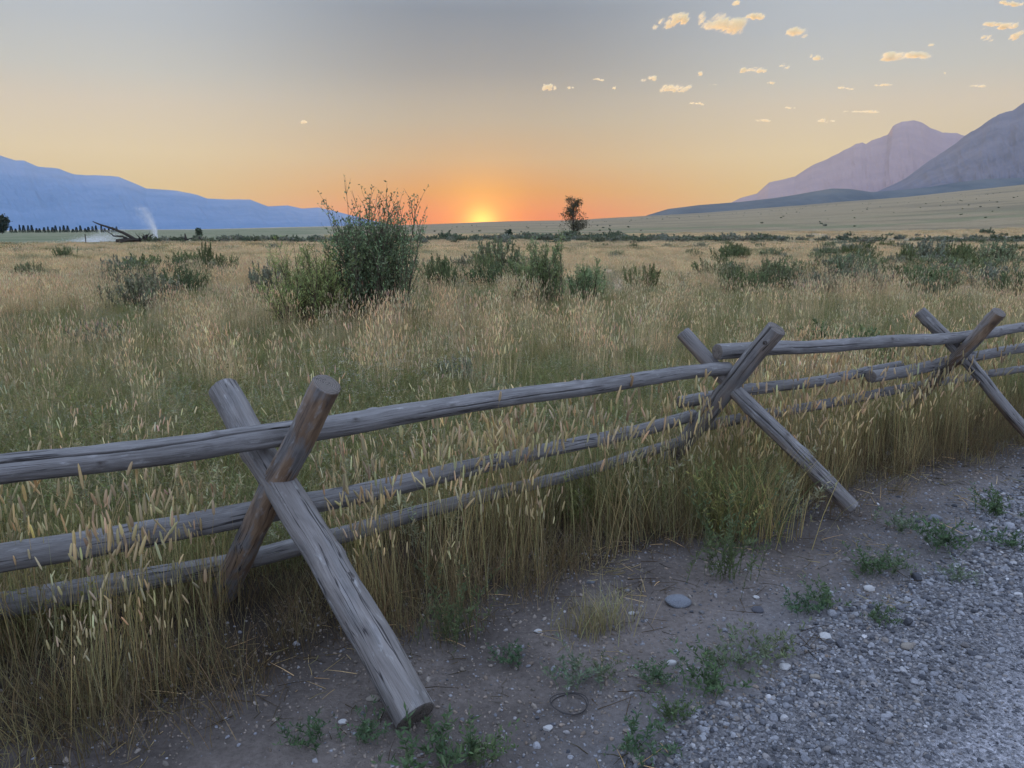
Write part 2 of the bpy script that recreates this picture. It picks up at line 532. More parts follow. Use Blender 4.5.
mountain('mountain_ridge', [(850, 205), (880, 190), (905, 178), (930, 160), (958, 141), (972, 131), (985, 122), (1000, 113), (1012, 110), (1024, 102), (1060, 84), (1110, 70), (1180, 66), (1300, 92), (1420, 90)],
         3900, M_MTN4, 'darker blue grey mountain ridge with rocky gullies beside the mauve peak', 'mountain', seed=23, amp=.055, rough=.014, ks=15)
mountain('foothill', [(628, 222), (648, 214), (668, 208), (700, 204), (740, 201), (775, 197), (800, 193), (832, 187.5), (850, 188), (872, 191), (900, 189), (930, 186), (960, 181), (985, 178), (1010, 177), (1060, 176), (1200, 170), (1500, 160)],
         2400, M_MTN3, 'low dark blue foothill band under the mountains', 'hill', seed=31, amp=.16, rough=.004, front=.3, ks=40)


# ------------------------------------------------------------------ fence
def spline(pts, n):
    pts = np.asarray(pts, float)
    k = len(pts)
    seg = np.linalg.norm(np.diff(pts[:, :3], axis=0), axis=1)
    t = np.concatenate([[0], np.cumsum(seg)])
    u = np.linspace(0, t[-1], n)
    m = np.gradient(pts, t, axis=0) if k > 2 else np.repeat((pts[1:] - pts[:1]) / t[-1], 2, 0)
    idx = np.clip(np.searchsorted(t, u, 'right') - 1, 0, k - 2)
    h = (t[idx + 1] - t[idx]); s = (u - t[idx]) / h
    s = s[:, None]; h = h[:, None]
    return ((2 * s ** 3 - 3 * s ** 2 + 1) * pts[idx] + (s ** 3 - 2 * s ** 2 + s) * h * m[idx]
            + (-2 * s ** 3 + 3 * s ** 2) * pts[idx + 1] + (s ** 3 - s ** 2) * h * m[idx + 1]), u


def log_mesh(name, pts, seed, warm=0.0, cracks=(), knots=6, base=(0, 0, 0), nrad=140, step=.014, wob=.018):
    """pts: rows (x,y,z,radius); cracks: (angle from the top toward the road in degrees, start, end, depth, width)"""
    pts = np.asarray(pts, float)
    Ltot = np.linalg.norm(np.diff(pts[:, :3], axis=0), axis=1).sum()
    n = max(30, int(Ltot / step))
    S, u = spline(pts, n)
    rng = np.random.default_rng(seed)
    c = S[:, :3].copy(); rad = S[:, 3]
    for a in range(3):
        c[:, a] += wob * 2 * (fbm(u / .55 + 31 * a, u * 0, seed + a, 3) - .5)
    tg = np.gradient(c, axis=0); tg /= np.linalg.norm(tg, axis=1, keepdims=True)
    up = np.array([0, 0, 1.0]); 
    a = up - tg * (tg @ up)[:, None]; a /= np.linalg.norm(a, axis=1, keepdims=True)   # upward
    b = np.cross(tg, a)                                                                 # sideways
    if b[:, 1].mean() > 0: b = -b                                                       # toward the road
    th = np.linspace(0, 2 * np.pi, nrad, endpoint=False)
    TH, U = np.meshgrid(th, u)
    cx, sx = np.cos(TH), np.sin(TH)
    rr = rad[:, None] * np.ones_like(TH)
    rr *= 1 + .13 * (fbm(cx * 1.1 + 5, U / .35 + sx * 1.1, seed + 9, 3) - .5) + .05 * (fbm(cx * 4 + 5, U / .1 + sx * 4, seed + 19, 2) - .5)
    kn = np.zeros_like(rr)
    rr += .0022 * (fbm(TH * 9, U / .5, seed + 29, 3) - .5)
    for _ in range(knots):
        kt, ku, kr = rng.uniform(0, 2 * np.pi), rng.uniform(.05, Ltot - .05), rng.uniform(.010, .020)
        da = (np.angle(np.exp(1j * (TH - kt)))) * rad[:, None]; du = (U - ku) * .7
        q = (da ** 2 + du ** 2) / kr ** 2
        rr += .011 * np.exp(-q * 1.2) - .010 * np.exp(-q * 6); kn += np.exp(-q * 3.0)
    for (ang, u0, u1, dep, wid) in cracks:
        path = np.radians(ang) + (.16 * (fbm(u / .3, u * 0 + ang, seed + 5, 5) - .5) * 2 + .25 * (fbm(u / 1.1, u * 0 + ang, seed + 6, 2) - .5) * 2)
        da = np.angle(np.exp(1j * (TH - path[:, None]))) * rad[:, None]
        env = sstep(u0, u0 + .12, u) * (1 - sstep(u1 - .12, u1, u))
        rr -= dep * env[:, None] * np.exp(-(da / (wid * .42)) ** 2) * (.45 + .9 * fbm(u / .12, u * 0, seed + 7, 3))[:, None]
    V = c[:, None, :] + rr[..., None] * (a[:, None, :] * cx[..., None] + b[:, None, :] * sx[..., None])
    V = V.reshape(-1, 3)
    grain = np.stack([cx * rr, sx * rr, U + seed * 3.7], -1).reshape(-1, 3)
    i = np.arange(n - 1)[:, None] * nrad; j = np.arange(nrad)[None, :]; k = (j + 1) % nrad
    q = np.stack([i + j, i + k, i + nrad + k, i + nrad + j], -1).reshape(-1, 4)
    # ends: rounded saw cut with its own rings of vertices
    vs = [V]; gs = [grain]; caps = [np.zeros(len(V))]; qs = [q]; ts = []
    off = len(V)
    for e, ring, sg in ((0, np.arange(nrad), -1), (n - 1, (n - 1) * nrad + np.arange(nrad), 1)):
        prev = None
        for fi, f in enumerate((1.0, .93, .6, .25)):
            p = c[e] + (V[ring] - c[e]) * f + sg * tg[e] * (.0 if fi == 0 else (.004 if fi == 1 else .005))
            p = p + sg * tg[e] * .004 * (fbm(th * 2, th * 0 + f * 5, seed + 55, 2) - .5)[:, None] * (fi > 0)
            g = grain[ring].copy(); g[:, :2] *= f
            vs.append(p); gs.append(g); caps.append(np.full(nrad, float(fi > 0)))
            cur = off + np.arange(nrad); off += nrad
            if prev is not None:
                qq = np.stack([prev, np.roll(prev, -1), np.roll(cur, -1), cur], -1)
                qs.append(qq if sg > 0 else qq[:, ::-1])
            prev = cur
        vs.append((c[e] + sg * tg[e] * .004)[None]); gs.append(np.array([[0, 0, u[e] + seed * 3.7]])); caps.append(np.ones(1))
        tt = np.stack([prev, np.roll(prev, -1), np.full(nrad, off)], -1); off += 1
        ts.append(tt if sg > 0 else tt[:, ::-1])
    V = np.concatenate(vs) - np.asarray(base)
    w = np.full(len(V), 0.0 if isinstance(warm, tuple) else float(warm))
    if isinstance(warm, tuple):   # (overall, underside)
        w[:] = warm[0]
        dn = np.clip(-np.tile(cx[0], n), 0, 1)
        w[:n * nrad] = warm[0] + (warm[1] - warm[0]) * sstep(.0, .6, dn)
    return mk_mesh(name, V, np.concatenate(qs), np.concatenate(ts), None,
                   {'knot': np.concatenate([np.clip(kn, 0, 1).ravel(), np.zeros(len(V) - kn.size)]), 'grain': np.concatenate(gs), 'cap': np.concatenate(caps), 'warm': w}, smooth=True)


def dline(px):
    return 1 / (.3195 - .000211 * (px - 283))


def PL(rows):
    return np.array([[*P(a, b, d), r] for a, b, d, r in rows])


def run_on(rows, length=1.75):
    a = PL(rows); d = a[0] - a[1]; d[3] = 0; d = d / np.linalg.norm(d[:3]); d[2] *= .3
    return np.vstack([a[0] + d * length, a])


FB = np.array([*P(278, 482, 3.1)[:2], 0.0])
fence = bpy.data.objects.new('rail_fence', None); C.objects.link(fence); fence.location = FB
tag(fence, 'weathered grey log buck and rail fence running between meadow and gravel road', 'fence')


def part(name, pts, seed, label=None, **kw):
    me = log_mesh(name, pts, seed, base=FB, **kw)
    o = link(name, me, M_WOOD, fence)
    if label: o['label'] = label
    return o


# bucks: two crossed legs each
part('leg', PL([(418, 714, 2.54, .070), (342, 586, 2.83, .069), (279, 484, 3.10, .067), (223, 390, 3.40, .065)]), 1,
     'pale grey stout leg sloping down to the dirt', warm=.12, cracks=[(100, .2, .95, .018, .006), (60, .9, 1.4, .012, .005)], knots=5)
part('leg', PL([(218, 604, 3.44, .060), (278, 482, 3.10, .057), (327, 384, 2.87, .056)]), 2,
     'short brown leg with its sawn top facing the road', warm=(.75, 1.0), cracks=[(70, .3, 1.1, .010, .005)], knots=3)
part('leg', PL([(853, 510, 4.27, .047), (790, 446, 4.35, .046), (730, 386, 4.44, .044), (682, 335, 4.53, .042)]), 3, 'thin grey leg going down into the tall grass',
     warm=(.1, .5), cracks=[(80, .3, 1.0, .014, .006)])
part('leg', PL([(652, 484, 4.92, .052), (730, 386, 4.44, .052), (778, 327, 4.19, .053)]), 4, 'broad grey leg split by one long dark crack', warm=(.05, .45),
     cracks=[(75, .55, 1.6, .030, .008), (20, .9, 1.4, .010, .005)], knots=3)
part('leg', PL([(1046, 453, 5.46, .042), (960, 353, 5.65, .043), (920, 312, 5.72, .044)]), 5, 'slim grey leg with a bluish top beside the last short leg', warm=(.05, .8), cracks=[(60, .5, 1.2, .014, .006)])
part('leg', PL([(890, 426, 6.28, .047), (960, 353, 5.65, .047), (999, 311, 5.34, .048)]), 6, 'short leg with orange brown underside at the farthest cross', warm=(.35, 1.0))
K0 = P(278, 482, 3.1) - P(730, 386, 4.44); K0[2] = 0
for rows, sd_, w_ in (([(418, 714, 2.54, .070), (342, 586, 2.83, .069), (279, 484, 3.10, .067), (223, 390, 3.40, .065)], 21, .12), ([(218, 604, 3.44, .060), (278, 482, 3.10, .057), (327, 384, 2.87, .056)], 22, .6)):
    part('leg', PL(rows) + np.append(K0, 0), sd_, warm=w_, knots=4)
# rails
part('top_rail', run_on([(-210, 492, 2.37, .056), (0, 470.5, 2.64, .053), (120, 456, 2.82, .053), (283, 434, 3.12, .050), (480, 403, 3.60, .043), (600, 386, 3.96, .040), (670, 375.5, 4.21, .038), (728, 368, 4.43, .036)]), 7,
     'long top rail with a dark crack along its upper edge',
     cracks=[(58, .0, 3.4, .034, .006), (84, 3.8, 4.9, .014, .005)], knots=14, wob=.010)
part('top_rail', PL([(716, 352, 4.40, .046), (790, 349, 4.66, .042), (905, 341, 5.30, .041), (962, 337, 5.64, .040), (1024, 328, 6.13, .038), (1120, 316, 6.95, .036), (1240, 300, 8.4, .034)]), 8,
     'top rail with a dark sawn end resting in the middle cross', cracks=[(95, .5, 1.3, .014, .005)], knots=9)
part('middle_rail', run_on([(-210, 590, 2.55, .054), (0, 558, 2.84, .053), (120, 537.5, 3.02, .053), (245, 516, 3.25, .051), (360, 494, 3.47, .046), (480, 466, 3.80, .040), (560, 447, 4.06, .036), (650, 428, 4.42, .036), (694, 415, 4.62, .034)]), 9,
     cracks=[(120, .3, 1.6, .012, .005)], knots=10, wob=.009)
part('middle_rail', PL([(680, 402, 4.66, .037), (745, 391, 4.74, .036), (820, 380.5, 5.08, .034), (880, 370, 5.5, .033), (900, 366, 5.62, .032)]), 10, knots=6, wob=.009)
part('middle_rail', PL([(871, 376.5, 5.26, .043), (905, 371, 5.5, .042), (938, 364, 5.75, .041), (975, 356, 6.02, .040), (1024, 348, 6.4, .039), (1120, 333, 7.2, .036), (1240, 315, 8.6, .034)]), 11,
     'middle rail whose sawn end hangs past the farthest cross', knots=8, wob=.009)
part('lower_rail', run_on([(-210, 644, 2.66, .054), (0, 606, 2.98, .053), (120, 584, 3.17, .047), (235, 562, 3.42, .043), (345, 534, 3.62, .040), (480, 497, 3.95, .035), (550, 481, 4.18, .032), (625, 460, 4.5, .031), (692, 438, 4.75, .030)]), 12,
     cracks=[(85, .3, 1.1, .024, .006)], knots=9, wob=.009)
part('lower_rail', PL([(690, 428, 4.72, .034), (786, 411, 4.98, .033), (865, 396, 5.45, .032), (912, 387, 5.8, .032), (995, 373, 6.3, .031), (1120, 356, 7.4, .027)]), 13, knots=5, wob=.009)
# forged nail head with a ring on the broad leg
na = Acc()
pn = P(765, 343, 4.175) + np.array([0, -.0, 0])
ang = np.linspace(0, 2 * np.pi, 15)
right = np.array([1, 0, 0]); upv = np.array([0, SP, CP]); fw = np.array([0, CP, -SP])
tube(na, np.array([pn + .010 * (right * math.cos(a) + upv * math.sin(a)) for a in ang]) - FB, np.full(15, .0025), 6, (.06, .05, .045), cap=False)
tube(na, np.array([pn + fw * .03, pn - fw * .006]) - FB, [.004, .004], 8, (.06, .05, .045))
link('nail', na.mesh('nail', True), M_TWIG, fence)


# ------------------------------------------------------------------ grass tufts (sources, only used as instances)
def ribbon(acc, base, az, lean, H, w, curve, rng, col0, col1, nseg=3):
    d = np.array([math.cos(az), math.sin(az), 0])
    sd = rng.uniform(0, math.pi); side = np.array([math.cos(sd), math.sin(sd), 0])
    t = np.linspace(0, 1, nseg + 1)
    off = lean * t + curve * t ** 2.2
    pts = base + np.outer(off * H, d)
    pts[:, 2] += H * t * (1 - .25 * (abs(lean) + abs(curve)) * t)
    ww = w * (1 - .75 * t ** 2)
    V = np.concatenate([pts + side * ww[:, None] * .5, pts - side * ww[:, None] * .5])
    n = nseg + 1
    q = [(i, i + 1, n + i + 1, n + i) for i in range(nseg)]
    col = np.outer(1 - t, col0) + np.outer(t, col1)
    acc.add(V, q, None, np.concatenate([col, col]))
    tip = pts[-1]; dr = pts[-1] - pts[-2]
    return tip, dr / np.linalg.norm(dr)


def head(acc, p, d, L, rad, col, rng, sides=5):
    droop = np.array([rng.normal() * .13, rng.normal() * .13, -.02])
    d = d + droop; d /= np.linalg.norm(d)
    t = np.array([0, .15, .5, .85, 1]); rr = np.array([.4, .95, 1, .75, .2]) * rad
    pts = p + np.outer((t - .1) * L, d)
    pts[:, 2] -= .06 * L * t ** 2
    tube(acc, pts, rr, sides, col, cap=False)


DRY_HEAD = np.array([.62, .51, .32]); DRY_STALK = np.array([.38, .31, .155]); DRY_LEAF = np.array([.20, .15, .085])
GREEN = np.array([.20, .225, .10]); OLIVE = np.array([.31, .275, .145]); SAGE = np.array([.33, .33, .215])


def src(name, acc, mat, coll):
    me = acc.mesh(name); me.materials.append(mat)
    o = bpy.data.objects.new(name, me); coll.objects.link(o)
    return o


def jit(c, rng, a=.18):
    return np.clip(c * (1 + rng.normal() * a) * (1 + rng.normal(size=3) * .05), .005, .8)


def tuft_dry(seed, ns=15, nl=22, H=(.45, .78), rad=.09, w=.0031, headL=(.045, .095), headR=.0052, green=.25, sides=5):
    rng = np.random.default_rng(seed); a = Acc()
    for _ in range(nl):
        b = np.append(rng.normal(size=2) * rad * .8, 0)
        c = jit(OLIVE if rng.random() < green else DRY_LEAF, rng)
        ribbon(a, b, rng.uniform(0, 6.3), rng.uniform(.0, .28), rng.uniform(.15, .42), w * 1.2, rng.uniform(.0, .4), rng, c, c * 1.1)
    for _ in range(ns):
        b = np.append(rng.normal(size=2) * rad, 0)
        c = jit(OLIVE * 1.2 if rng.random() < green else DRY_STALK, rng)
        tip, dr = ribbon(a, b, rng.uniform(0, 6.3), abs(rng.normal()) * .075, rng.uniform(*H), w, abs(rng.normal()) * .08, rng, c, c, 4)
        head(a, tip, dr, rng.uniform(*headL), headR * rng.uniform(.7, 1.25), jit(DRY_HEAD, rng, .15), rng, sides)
    return a


def tuft_short(seed, col, n=46, H=(.10, .34), rad=.08, w=.0035):
    rng = np.random.default_rng(seed); a = Acc()
    for _ in range(n):
        b = np.append(rng.normal(size=2) * rad, 0)
        c = jit(col, rng)
        ribbon(a, b, rng.uniform(0, 6.3), rng.uniform(.0, .45), rng.uniform(*H), w, rng.uniform(.0, .5), rng, c, c * 1.05)
    return a


def tuft_forb(seed, col, n=9, H=(.2, .5), ll=.03, lw=.010, flowers=None, rad=.07, lean=.35, nleaf=26):
    rng = np.random.default_rng(seed); a = Acc()
    for _ in range(n):
        b = np.append(rng.normal(size=2) * rad, 0)
        az = rng.uniform(0, 6.3); h = rng.uniform(*H); c = jit(col, rng)
        ln, cu = rng.uniform(0, lean), rng.uniform(0, lean)
        tip, dr = ribbon(a, b, az, ln, h, .004, cu, rng, c * .9, c)
        t = rng.uniform(.12, 1, nleaf)
        p = b + np.outer((ln * t + cu * t ** 2.2) * h, [math.cos(az), math.sin(az), 0]); p[:, 2] += h * t * (1 - .25 * (ln + cu) * t)
        d = rng.normal(size=(nleaf, 3)); d[:, 2] = np.abs(d[:, 2]) * .9 + .25
        leaves(a, p, d, ll * rng.uniform(.6, 1.3, nleaf), lw, np.array([jit(col, rng, .12) for _ in range(nleaf)]), rng)
        if flowers is not None:
            m = 14
            pp = tip + rng.normal(size=(m, 3)) * [.022, .022, .006]
            leaves(a, pp, rng.normal(size=(m, 3)), .006, .006, np.broadcast_to(flowers, (m, 3)).copy(), rng)
    return a


def coll(name):
    return bpy.data.collections.new(name)


def scatter(name, pts, rot, scl, idx, sources, label, cat):
    """one stuff object whose points carry plants or stones through geometry nodes"""
    me = bpy.data.meshes.new(name)
    pts = np.asarray(pts, np.float32)
    me.vertices.add(len(pts)); me.vertices.foreach_set('co', pts.ravel())
    a = me.attributes.new('rot', 'FLOAT_VECTOR', 'POINT'); a.data.foreach_set('vector', np.asarray(rot, np.float32).ravel())
    scl = np.asarray(scl, np.float32)
    if scl.ndim == 1: scl = np.repeat(scl[:, None], 3, 1)
    a = me.attributes.new('scl', 'FLOAT_VECTOR', 'POINT'); a.data.foreach_set('vector', scl.ravel())
    a = me.attributes.new('idx', 'INT', 'POINT'); a.data.foreach_set('value', np.asarray(idx, np.int32))
    o = bpy.data.objects.new(name, me); C.objects.link(o)
    ng = bpy.data.node_groups.new(name + '_nodes', 'GeometryNodeTree')
    ng.interface.new_socket('Geometry', in_out='INPUT', socket_type='NodeSocketGeometry')
    ng.interface.new_socket('Geometry', in_out='OUTPUT', socket_type='NodeSocketGeometry')
    gi = ng.nodes.new('NodeGroupInput'); go = ng.nodes.new('NodeGroupOutput')
    iop = ng.nodes.new('GeometryNodeInstanceOnPoints'); ci = ng.nodes.new('GeometryNodeCollectionInfo')
    ci.inputs['Collection'].default_value = sources
    ci.inputs['Separate Children'].default_value = True; ci.inputs['Reset Children'].default_value = True
    iop.inputs['Pick Instance'].default_value = True

    def attr(n, t):
        x = ng.nodes.new('GeometryNodeInputNamedAttribute'); x.data_type = t; x.inputs['Name'].default_value = n
        return x.outputs['Attribute']
    e2r = ng.nodes.new('FunctionNodeEulerToRotation')
    ng.links.new(attr('rot', 'FLOAT_VECTOR'), e2r.inputs[0]); ng.links.new(e2r.outputs[0], iop.inputs['Rotation'])
    ng.links.new(attr('scl', 'FLOAT_VECTOR'), iop.inputs['Scale'])
    ng.links.new(attr('idx', 'INT'), iop.inputs['Instance Index'])
    ng.links.new(gi.outputs[0], iop.inputs['Points']); ng.links.new(ci.outputs[0], iop.inputs['Instance'])
    ng.links.new(iop.outputs[0], go.inputs[0])
    md = o.modifiers.new('scatter', 'NODES'); md.node_group = ng
    tag(o, label, cat, kind='stuff')
    return o


def sector(n, r0, r1, rng, half=R(44)):
    r = np.sqrt(rng.uniform(0, 1, n) * (r1 * r1 - r0 * r0) + r0 * r0)
    a = rng.uniform(-half, half, n)
    return r * np.sin(a), r * np.cos(a)


def place(x, y, rng, tilt=.08, sink=.0):
    n = len(x)
    rot = np.stack([rng.normal(size=n) * tilt, rng.normal(size=n) * tilt, rng.uniform(0, 6.283, n)], 1)
    return np.stack([x, y, terr(x, y) - sink], 1), rot


# ---- where the sagebrush stands (the grass leaves room for it)
BUSHES = []
rs = np.random.default_rng(77)


def sage(px, py, wpx, hpx, label, k=0, group=None):
    """wpx, hpx: size seen from the camera spot"""
    g = G(px, py); d = depth_of(g)
    w = wpx / F * d; h = hpx / F * d
    BUSHES.append((g, w, h + (.40 if d > 12 else .12), label, group, k))


for a in ((148, 316, 52, 22, 'wide grey green sagebrush surrounded by dry grass nearest the rails', 2),
          (151, 279, 36, 13, 'low rounded green bush alone in the tan grass', 1),
          (209, 278, 17, 24, 'upright dark bush beside a lower round bush', 3),
          (229, 278, 24, 12, 'low round bush beside the upright dark bush', 1),
          (440, 294, 30, 22, 'dark sagebrush between the big shrub and the rubble patch', 3),
          (500, 278, 46, 26, 'broad grey sagebrush in front of the sunset plain', 0),
          (485, 283, 22, 16, 'small round sagebrush touching the broad grey one', 1),
          (100, 352, 40, 22, 'grey tinted sagebrush half hidden in dry stalks', 2),
          (270, 300, 36, 18, 'grey brown brush beside the feathery bush', 2),
          (640, 296, 36, 15, 'flat olive sagebrush past the spiky bush', 1),
          (735, 300, 30, 14, 'dark olive sagebrush out beyond the middle cross', 3),
          (850, 283, 38, 16, 'grey sagebrush clump with a dry stem beside it', 0),
          (930, 266, 34, 18, 'pale grey sagebrush in the bushy patch above the last cross', 2),
          (960, 268, 30, 16, 'mixed green sagebrush in the bushy patch above the last cross', 1),
          (993, 270, 40, 18, 'large grey sagebrush at the end of the bushy patch', 0),
          (905, 268, 18, 14, 'lone sagebrush at the start of the bushy patch', 3),
          (66, 262, 16, 8, 'tiny green bush far out on the tan flat', 1),
          (455, 395, 60, 26, 'grey green sagebrush close behind the top rail', 2),
          (845, 368, 90, 34, 'broad blue green brush under the second top rail', 1)):
    sage(a[0], a[1], a[2], a[3], a[4], a[5])
n = 0
while n < 150:
    px = rs.uniform(-40, 1070); py = 241 + 62 * rs.random() ** 1.5
    if 300 < px < 420 and py > 250: continue
    if px < 330 and rs.random() < .75: continue
    if 420 < px < 660 and rs.random() < .6: continue
    if px < 330 and py < 252: continue
    g = G(px, py); d = depth_of(g)
    dense = float(fbm(g[0] / 14, g[1] / 14, 66, 3))
    if rs.random() > sstep(.35, .6, dense): continue
    w = rs.uniform(.5, 1.4)
    lab, grp = ('small grey green sagebrush scattered over the far dry meadow', 'sagebrush scattered over the far meadow') if py < 262 else ('low sagebrush bush in the dry grass of the middle meadow', 'sagebrush in the middle meadow')
    BUSHES.append((g, w, w * rs.uniform(.34, .5) + .24, lab, grp, int(rs.integers(0, 4))))
    n += 1



def clear_of_bushes(x, y):
    ok = np.ones(len(x), bool)
    for b in BUSHES:
        ok &= (x - b[0][0]) ** 2 + (y - b[0][1]) ** 2 > (b[1] * .42) ** 2
    return ok


# ---- tall dry seed-head grass
cd = coll('dry_tufts')
for k in range(6):
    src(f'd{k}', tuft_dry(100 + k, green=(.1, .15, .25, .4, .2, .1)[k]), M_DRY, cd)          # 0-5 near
_save = (DRY_HEAD, DRY_STALK, DRY_LEAF)
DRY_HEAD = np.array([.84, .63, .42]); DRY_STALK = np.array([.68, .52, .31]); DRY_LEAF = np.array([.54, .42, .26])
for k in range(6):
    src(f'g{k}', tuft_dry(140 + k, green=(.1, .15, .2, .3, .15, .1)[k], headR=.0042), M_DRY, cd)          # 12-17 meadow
for k in range(4):
    src(f'h{k}', tuft_dry(160 + k, ns=42, nl=40, rad=.13, w=.003, H=(.55, .88), headL=(.05, .10), headR=.0045, green=.06), M_DRY, cd)   # 18-21 bunchgrass
for k in range(3):
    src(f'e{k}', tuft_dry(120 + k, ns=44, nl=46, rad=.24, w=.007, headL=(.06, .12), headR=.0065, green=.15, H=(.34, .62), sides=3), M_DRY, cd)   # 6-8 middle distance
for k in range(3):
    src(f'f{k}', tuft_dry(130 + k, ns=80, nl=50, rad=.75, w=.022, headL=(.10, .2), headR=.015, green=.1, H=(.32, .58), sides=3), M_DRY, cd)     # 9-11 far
DRY_HEAD, DRY_STALK, DRY_LEAF = _save
rng = np.random.default_rng(5)


GREEN_SPOTS = [(*G(a, b)[:2], c) for a, b, c in ((190, 306, 2.6), (110, 300, 2.0), (300, 322, 1.6), (470, 335, 2.2), (560, 345, 1.6), (730, 300, 2.0), (840, 292, 2.6), (960, 300, 2.4), (650, 400, .8), (560, 420, .6))]


def greenness(x, y):
    r = np.hypot(x, y)
    g = fbm(x / 1.7, y / 1.7, 61, 3) * .62 + fbm(x / 9, y / 9, 62, 3) * .48
    base = np.interp(r, [0, 5, 8, 14, 20, 30, 60, 100], [.57, .58, .55, .535, .49, .44, .40, .38])
    left = px_of(x, y) < 330
    base = base + .02 + .13 * (px_of(x, y) < 430) * sstep(4.5, 6.5, r) * sstep(19, 13, r)
    ss = s_grass(x, y)
    base = base - .16 * sstep(4.2, 2.6, ss) * (ss > .8) * sstep(.6, -.4, x)
    for gx, gy, gr in GREEN_SPOTS:
        g = g + .17 * np.exp(-((x - gx) ** 2 + (y - gy) ** 2) / gr ** 2)
    return g + base - .5     # above .5: green


X, Y, I, S = [], [], [], []


def push(x, y, idx, sc):
    X.append(x); Y.append(y); I.append(idx); S.append(sc)


# roadside strip, thick
x, y = sector(13500, 1.3, 9.5, rng, R(66))
s = s_grass(x, y) + (fbm(x / .45, y / .45, 71, 3) - .5) * .75
cl = fbm(x / .35, y / .35, 72, 3)
keep = (s > .02) & (s < 1.1) & (rng.random(len(x)) < np.clip((cl - .42) * 6, .02, 1) * np.interp(s, [0, .1, .45, .7, 1.1], [.3, .8, .6, .2, .1]))
x, y, s = x[keep], y[keep], s[keep]
push(x, y, rng.integers(0, 6, len(x)), rng.uniform(.7, 1.15, len(x)) * np.interp(s, [0, .25, .6], [.6, .95, .95]))
# meadow
for (n, r0, r1, i0, i1, sc) in ((6500, 2.2, 8, 12, 18, .78), (22000, 8, 19, 12, 18, .74), (13000, 19, 55, 6, 9, .64), (20000, 55, 165, 9, 12, .6)):
    x, y = sector(int(n * 1.45), r0, r1, rng, R(64)) if r0 < 3 else sector(n, r0, r1, rng)
    g = greenness(x, y)
    r = np.hypot(x, y); pxx = px_of(x, y)
    past = (pxx < 330) & (r > 92)
    scr = (pxx > 330) & (r > 100) & (r < 128)
    keep = (s_grass(x, y) > .9) & clear_of_bushes(x, y) & (rng.random(len(x)) < sstep(.60, .42, g) * .93 + .07) & ~past & ~(scr & (rng.random(len(x)) < .8))
    if r1 <= 19: keep &= (rng.random(len(x)) < np.interp(s_grass(x, y), [1, 2.4, 4.5], [.16, .2, 1])) | (x > 1.2)
    if r1 <= 19: keep &= rng.random(len(x)) < sstep(.40, .58, fbm(x / .8, y / .8, 73, 3)) * .95 + .05
    x, y = x[keep], y[keep]
    push(x, y, rng.integers(i0, i1, len(x)), rng.uniform(.7, 1.15, len(x)) * sc)
x, y = sector(7000, 3, 26, rng)
k = (s_grass(x, y) > 1.6) & clear_of_bushes(x, y) & (rng.random(len(x)) < sstep(.50, .64, fbm(x / 1.3, y / 1.3, 75, 3)) * np.interp(px_of(x, y), [0, 450, 700], [.75, .5, .3]))
push(x[k], y[k], rng.integers(18, 22, k.sum()), rng.uniform(.62, .95, k.sum()))
x, y = sector(5000, 1.6, 8, rng)
s = s_grass(x, y)
k = (s > -.30) & (s < .04) & (rng.random(len(x)) < .0)
push(x[k], y[k], rng.integers(0, 6, k.sum()), rng.uniform(.3, .62, k.sum()))
X = np.concatenate(X); Y = np.concatenate(Y)
pt, rot = place(X, Y, rng, .07)
scatter('dry_grass', pt, rot, np.concatenate(S), np.concatenate(I), cd, 'tall dry tan grass with pale seed heads filling the meadow and fence line', 'grass')

# ---- green grass and leafy undergrowth
cg = coll('green_tufts')
for k in range(3): src(f'a{k}', tuft_short(200 + k, (GREEN, OLIVE, GREEN * .85)[k], 60, (.22, .52), .09, .004), M_GREEN, cg)          # 0-2
for k in range(3): src(f'b{k}', tuft_forb(210 + k, (SAGE, GREEN * 1.1, SAGE * .85)[k], 11, (.22, .48), .035, .009), M_GREEN, cg)   # 3-5
for k in range(3): src(f'c{k}', tuft_forb(220 + k, (SAGE, OLIVE, SAGE * .9)[k], 22, (.22, .5), .07, .022, rad=.28), M_GREEN, cg)      # 6-8
for k in range(2): src(f'd{k}', tuft_forb(230 + k, (SAGE, OLIVE)[k], 34, (.25, .55), .16, .06, rad=.8), M_GREEN, cg)               # 9-10
X, Y, I, S = [], [], [], []
x, y = sector(2600, 2.2, 7.5, rng)
k = (s_grass(x, y) > .85) & (s_grass(x, y) < 4) & (x < 1.3)
push(x[k], y[k], rng.integers(0, 6, k.sum()), rng.uniform(.55, .9, k.sum()))
for (n, r0, r1, i0, i1, sc) in ((5500, 2.2, 8, 0, 6, .75), (9000, 8, 19, 0, 6, .75), (7000, 19, 55, 6, 9, .62), (4000, 55, 95, 9, 11, .55)):
    x, y = sector(n, r0, r1, rng)
    g = greenness(x, y)
    keep = (s_grass(x, y) > .55) & clear_of_bushes(x, y) & (rng.random(len(x)) < sstep(.47, .60, g) * .9 + .06)
    x, y = x[keep], y[keep]
    push(x, y, rng.integers(i0, i1, len(x)), rng.uniform(.65, 1.15, len(x)) * sc)
# greener clump round the middle cross of the fence
x = rng.normal(1.15, .34, 30); y = rng.normal(3.95, .22, 30)
x = np.append(x, rng.normal(1.80, .12, 8)); y = np.append(y, rng.normal(4.08, .07, 8))
k = s_grass(x, y) > -.12
push(x[k], y[k], rng.choice([1, 2, 2, 4, 5], k.sum()), rng.uniform(.7, 1.15, k.sum()))
X = np.concatenate(X); Y = np.concatenate(Y)
pt, rot = place(X, Y, rng, .07)
scatter('green_grass', pt, rot, np.concatenate(S), np.concatenate(I), cg, 'green and grey green grass and weeds growing among the dry stalks', 'grass')

